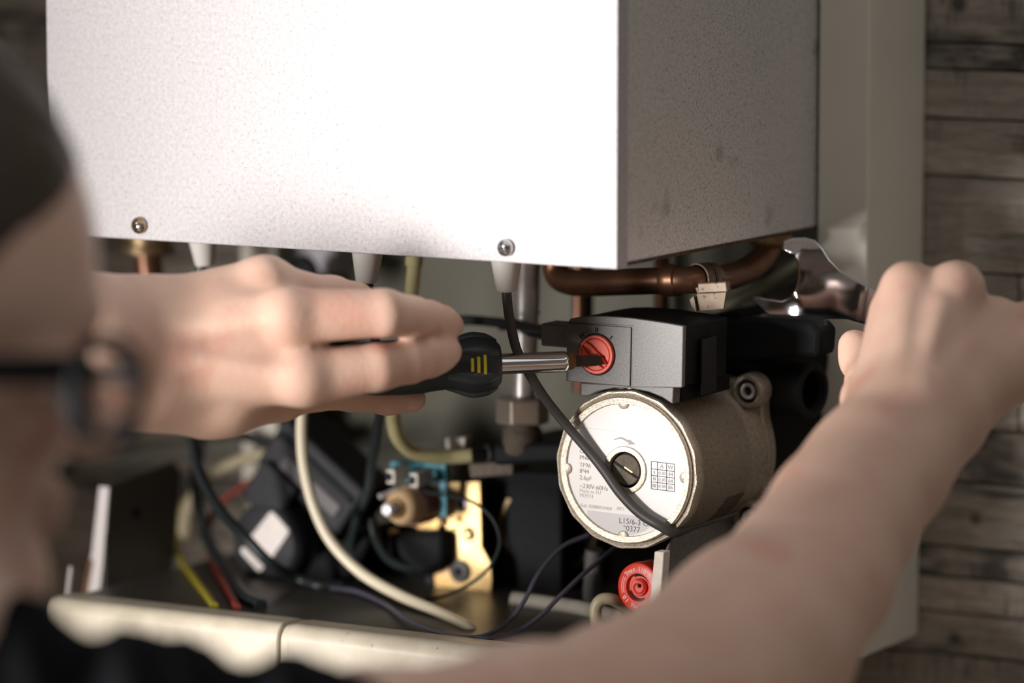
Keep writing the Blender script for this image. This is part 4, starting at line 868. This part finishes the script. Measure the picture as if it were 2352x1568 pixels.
R_palm = [(c_, .013) for c_ in [
    cone(PD(2070, 940, 2.268), PD(2086, 664, 2.292), .0240, .0136), cone(PD(2110, 930, 2.262), PD(2198, 662, 2.290), .0240, .0136), cone(PD(2150, 925, 2.265), PD(2288, 742, 2.298), .0250, .0130),
    cone(PD(2180, 925, 2.272), PD(2345, 805, 2.292), .0250, .0140), cone(PD(2040, 900, 2.285), PD(2050, 720, 2.305), .0190, .0130), cone(PD(2220, 870, 2.285), PD(2320, 850, 2.295), .0240, .0190),
    cone(PD(2035, 930, 2.285), PD(1998, 905, 2.312), .0185, .0140), cone(PD(2150, 760, 2.305), PD(2240, 800, 2.305), .017, .017)]]
R_tendon = [(c_, .006) for c_ in [cone(PD(2120, 880, 2.238), PD(2160, 700, 2.272), .0040, .0030), cone(PD(2070, 880, 2.243), PD(2082, 690, 2.278), .0040, .0030), cone(PD(2165, 870, 2.243), PD(2262, 745, 2.283), .0040, .003)]]
ra_ = [(2075, 985, 2.255, .0285), (2010, 1080, 2.232, .0325), (1935, 1190, 2.205, .0365), (1858, 1326, 2.170, .0400), (1745, 1466, 2.130, .0455), (1600, 1650, 2.090, .0450), (1420, 1690, 2.050, .0440), (1230, 1702, 2.010, .0440), (860, 1790, 1.932, .0480), (480, 1850, 1.865, .0460)]
R_arm = [(cone(PD(*a[:3]), PD(*b[:3]), a[3], b[3]), .018) for a, b in zip(ra_[:-1], ra_[1:])] + [(cone(PD(2030, 1010, 2.252), PD(1980, 1090, 2.235), .0230, .0260), .018), (cone(PD(2135, 975, 2.255), PD(2060, 1080, 2.235), .0235, .0240), .018), (cone(PD(1720, 1470, 2.130), PD(1450, 1630, 2.060), .036, .040), .03)]
# --- head
PHI = radians(66); hF0 = CR*sin(PHI) + np.array([-sin(YAW), cos(YAW), 0])*cos(PHI)
tilt = radians(10); hF = hF0*cos(tilt) - np.array([0, 0, 1])*sin(tilt); hR = np.cross(hF0, [0, 0, 1.]); hU = np.cross(hR, hF)
HINGE = PD(178, 845, 1.862); HO = HINGE - hF*.072 - hR*.0735
FR3 = np.stack([hF, hR, hU])
def HP(f, r_, u_): return HO + hF*f + hR*r_ + hU*u_
head = [(ell(HP(-.012, 0, .048), FR3, (.100, .0765, .088)), .01), (ell(HP(.030, 0, .022), FR3, (.066, .0665, .075)), .02), (ell(HP(.034, 0, -.045), FR3, (.056, .058, .060)), .03),
        (cone(HP(.000, .050, -.060), HP(.072, .012, -.105), .018, .018), .025), (cone(HP(.000, -.050, -.060), HP(.072, -.012, -.105), .018, .018), .025),
        (cone(HP(.074, -.012, -.103), HP(.074, .012, -.103), .017, .017), .015), (cone(HP(.060, .046, -.018), HP(.074, .028, -.024), .016, .016), .02), (cone(HP(.060, -.046, -.018), HP(.074, -.028, -.024), .016, .016), .02),
        (cone(HP(.084, -.030, .022), HP(.084, .030, .022), .010, .010), .014), (cone(HP(.090, 0, .004), HP(.112, 0, -.034), .008, .012), .010),
        (cone(HP(.100, -.010, -.038), HP(.100, .010, -.038), .009, .009), .008), (cone(HP(.090, -.016, -.064), HP(.090, .016, -.064), .007, .007), .008), (cone(HP(.088, -.014, -.074), HP(.088, .014, -.074), .008, .008), .006),
        (ell(HP(-.018, .078, -.012), FR3, (.020, .008, .032)), .008), (ell(HP(-.018, -.078, -.012), FR3, (.020, .008, .032)), .008)]
NB = PD(-270, 1600, 1.86)
neck = [(cone(HP(-.030, 0, -.050), NB, .056, .062), .03), (cone(NB, PD(-240, 2260, 1.86), .062, .110), .03), (cone(PD(-270, 1760, 1.88), PD(-900, 1900, 2.0), .060, .052), .05), (cone(PD(-270, 1800, 1.86), PD(480, 1850, 1.865), .046, .046), .03),
        (cone(PD(-240, 2260, 1.86), PD(-240, 2700, 1.86), .11, .12), .05)]
uparm = [(cone(PD(-900, 1900, 2.0), PD(-620, 990, 2.190), .048, .041), .03)]
body = [(L_palm, .005), (L_arm, .016), (L_knuckle, .010), (L_tendon, .009)] 
def fingers(fs): return [(f, .0022) for f in fs]
body += [(fingers(L_f), .007), (R_palm, .005), (R_tendon, .008), (R_arm, .018), (fingers(R_f), .007), (head, .02), (neck, .03), (uparm, .03)]
allp = []
def flat(t):
    for it, k in t:
        if isinstance(it, list): flat(it)
        elif not callable(it): allp.append(prim_bound(it))
flat(body)
lo = np.min([c-r_ for c, r_ in allp], 0)-.01; hi = np.max([c+r_ for c, r_ in allp], 0)+.01
person = thing('person', 'person in a black t-shirt and glasses reaching both hands into the boiler', 'person', (NB[0], NB[1], lo[2]))
bo_ = obj('body', surface(body, lo, hi, .0021, 2), M['skin'], person, label='bare face, arms and hands')
# --- fingernails
def nail(px, py, D, d2, w, l, nx=0.0, par=bo_):
    """thin curved plate on the fingertip; d2 = second point further back along the finger"""
    p = PD(px, py, D); t = V(p-PD(*d2)).normalized(); n = (-V(CD)+V(CR)*nx).normalized(); n = (n-t*n.dot(t)).normalized(); s = t.cross(n)
    q = Matrix(((t.x, s.x, n.x, p[0]), (t.y, s.y, n.y, p[1]), (t.z, s.z, n.z, p[2]), (0, 0, 0, 1)))
    obj('fingernail', sphere(None, (l, w, .0018), 18, q), M['nail'], par)
nail(1021, 800, 2.3215, (955, 818, 2.310), .0060, .0062, .35)
nail(1026, 737, 2.3325, (960, 727, 2.313), .0058, .0060, .35)
nail(1956, 794, 2.3725, (1972, 830, 2.366), .0050, .0058, -.2)
# --- hair
hair = [(ell(HP(-.018, 0, .054), FR3, (.104, .0815, .0935)), .01), (ell(HP(-.035, 0, .020), FR3, (.082, .0790, .085)), .02)]
def cut_hair(X, d):
    q = (X-HO)@FR3.T; f, r_, u_ = q[:, 0], q[:, 1], q[:, 2]
    g1 = 1/(1+np.exp(-(f-.030)/.012)); g2 = 1/(1+np.exp(-(f+.015)/.010))       # forehead / sideburn / nape
    hl = -.070*(1-g2) + g2*((1-g1)*(-.005) + g1*.070) - .25*np.maximum(0, np.abs(r_)-.05)*g1
    w_ = 420*r_+130*f+3*np.sin(90*u_)+2*np.sin(70*f+40*r_); n = .0011*np.sin(w_+260*u_*.35)*np.sin(.37*w_+55*u_)+.0007*np.sin(2.3*w_+120*u_)
    return np.maximum(d+n, (hl-u_)*.7)
hair.append((cut_hair, 0))
hb = np.array(HO)
obj('hair', surface(hair, hb-.2, hb+.2, .0030, 1), M['hair'], person, label='short brown hair')
# --- t-shirt
sh = [(cone(NB+np.array([0, 0, -.070]), PD(-220, 2200, 1.86), .074, .122), .03), (cone(PD(-220, 2200, 1.86), PD(-220, 2700, 1.86), .124, .136), .04)]
tr = [(-330, 1650, 1.87, .056), (-70, 1678, 1.865, .053), (100, 1730, 1.86, .054), (300, 1795, 1.86, .058), (560, 1848, 1.865, .060), (700, 1878, 1.89, .061), (860, 1880, 1.93, .060)]
sh += [(cone(PD(*a[:3]), PD(*b[:3]), a[3], b[3]), .014) for a, b in zip(tr[:-1], tr[1:])]
sh += [(cone(PD(-330, 1720, 1.87), PD(-900, 1900, 2.0), .058, .060), .04), (cone(PD(-900, 1900, 2.0), PD(-820, 1640, 2.055), .060, .056), .04)]
def folds(X, d):
    s = (X-CAM)@CR.astype(np.float32)
    n = .0040*np.sin(s*96+.6)+.0026*np.sin(s*190+X[:, 2]*60)+.0010*np.sin(s*330+X[:, 1]*200)
    d = d+n-.0035
    nk = prim_d(cone(HP(-.03, 0, -.05), NB+(HP(-.03, 0, -.05)-NB)*.25, .0580, .0600), X)          # neck opening
    d = np.maximum(d, -nk)
    e0, e1 = PD(560, 1812, 1.865), PD(1150, 1700, 2.0); ax_ = (e1-e0)/np.linalg.norm(e1-e0)
    return np.maximum(d, (X-PD(815, 1800, 1.92).astype(np.float32))@ax_.astype(np.float32))    # sleeve hem
sh.append((folds, 0))
allp.clear(); flat(sh); lo2 = np.min([c-r_ for c, r_ in allp], 0)-.02; hi2 = np.max([c+r_ for c, r_ in allp], 0)+.02
obj('t_shirt', surface(sh, lo2, hi2, .0042, 1), M['shirt'], person, label='black cotton t-shirt')

# ------------------------------------------------------------------ eyeglasses
eg = thing('eyeglasses', 'black framed eyeglasses worn by the person at the left', 'eyeglasses', HINGE)
def ring(c, ax1, ax2, a, b, n=28, pw=2.4):
    o = []
    for i in range(n+1):
        t = 2*pi*i/n; x = math.copysign(abs(cos(t))**(2/pw), cos(t)); y = math.copysign(abs(sin(t))**(2/pw), sin(t)); o.append(c+ax1*a*x+ax2*b*y)
    return o
rc_ = PD(247, 892, 1.850); a1 = CR*.93+CD*.37; a2_ = CU
def lens(c, a1, nm):
    rg = obj('rim', tube(ring(c, a1, a2_, .0155, .0215), .0027, 10, sub=3), M['frame_black'], eg)
    o = ring(c, a1, a2_, .0150, .0210)[:-1]; nrm = np.cross(a1, a2_); nrm /= np.linalg.norm(nrm); n = len(o)
    vs_ = [p+nrm*.0008 for p in o]+[p-nrm*.0008 for p in o]
    obj('lens', mesh(vs_, [tuple(range(n)), tuple(range(2*n-1, n-1, -1))]+[(i, i+n, (i+1) % n+n, (i+1) % n) for i in range(n)]), M['lens'], eg, smooth=False)
M['lens'] = pm('spectacle_lens', (0.97, 0.96, 0.95), 0.02, trans=1.0, ior=1.08)
lens(rc_, a1, 'r')
lens(HP(.098, -.034, -.006), -hR*.9+hF*.2, 'l')
obj('temple', tube([HP(-.040, .082, -.026), HP(-.030, .084, -.010), HP(.02, .084, -.006), HINGE+hR*.004, PD(165, 850, 1.858)], [.0040, .0062, .0070, .0074, .0062], 10, sub=5), M['frame_black'], eg)
obj('temple', tube([HP(-.030, -.080, -.010), HP(-.022, -.081, .004), HP(.02, -.080, .004), HP(.074, -.077, .002), HP(.088, -.068, .0)], [.0022, .003, .0038, .004, .003], 10, sub=5, flat=.6), M['frame_black'], eg)
obj('brow_bar', tube([PD(160, 850, 1.858), PD(240, 858, 1.852), PD(322, 863, 1.846)], [.0058, .0044, .0054], 10), M['frame_black'], eg)
obj('outer_rim', tube([PD(163, 850, 1.858), PD(170, 910, 1.856), PD(184, 965, 1.854), PD(212, 1000, 1.852)], [.0070, .0076, .0068, .0034], 10), M['frame_black'], eg)
obj('rim_corner', tube([PD(270, 1005, 1.848), PD(292, 985, 1.847), PD(305, 950, 1.846)], [.0058, .0060, .0024], 10), M['frame_black'], eg)
obj('hinge', obox(frame(HINGE, hF, hU), .006, .007, .004), M['frame_black'], eg)
obj('bridge', tube([PD(322, 863, 1.846), HP(.112, .012, .004), HP(.112, -.012, .004), HP(.100, -.020, 0)], .0016, 8), M['frame_black'], eg)
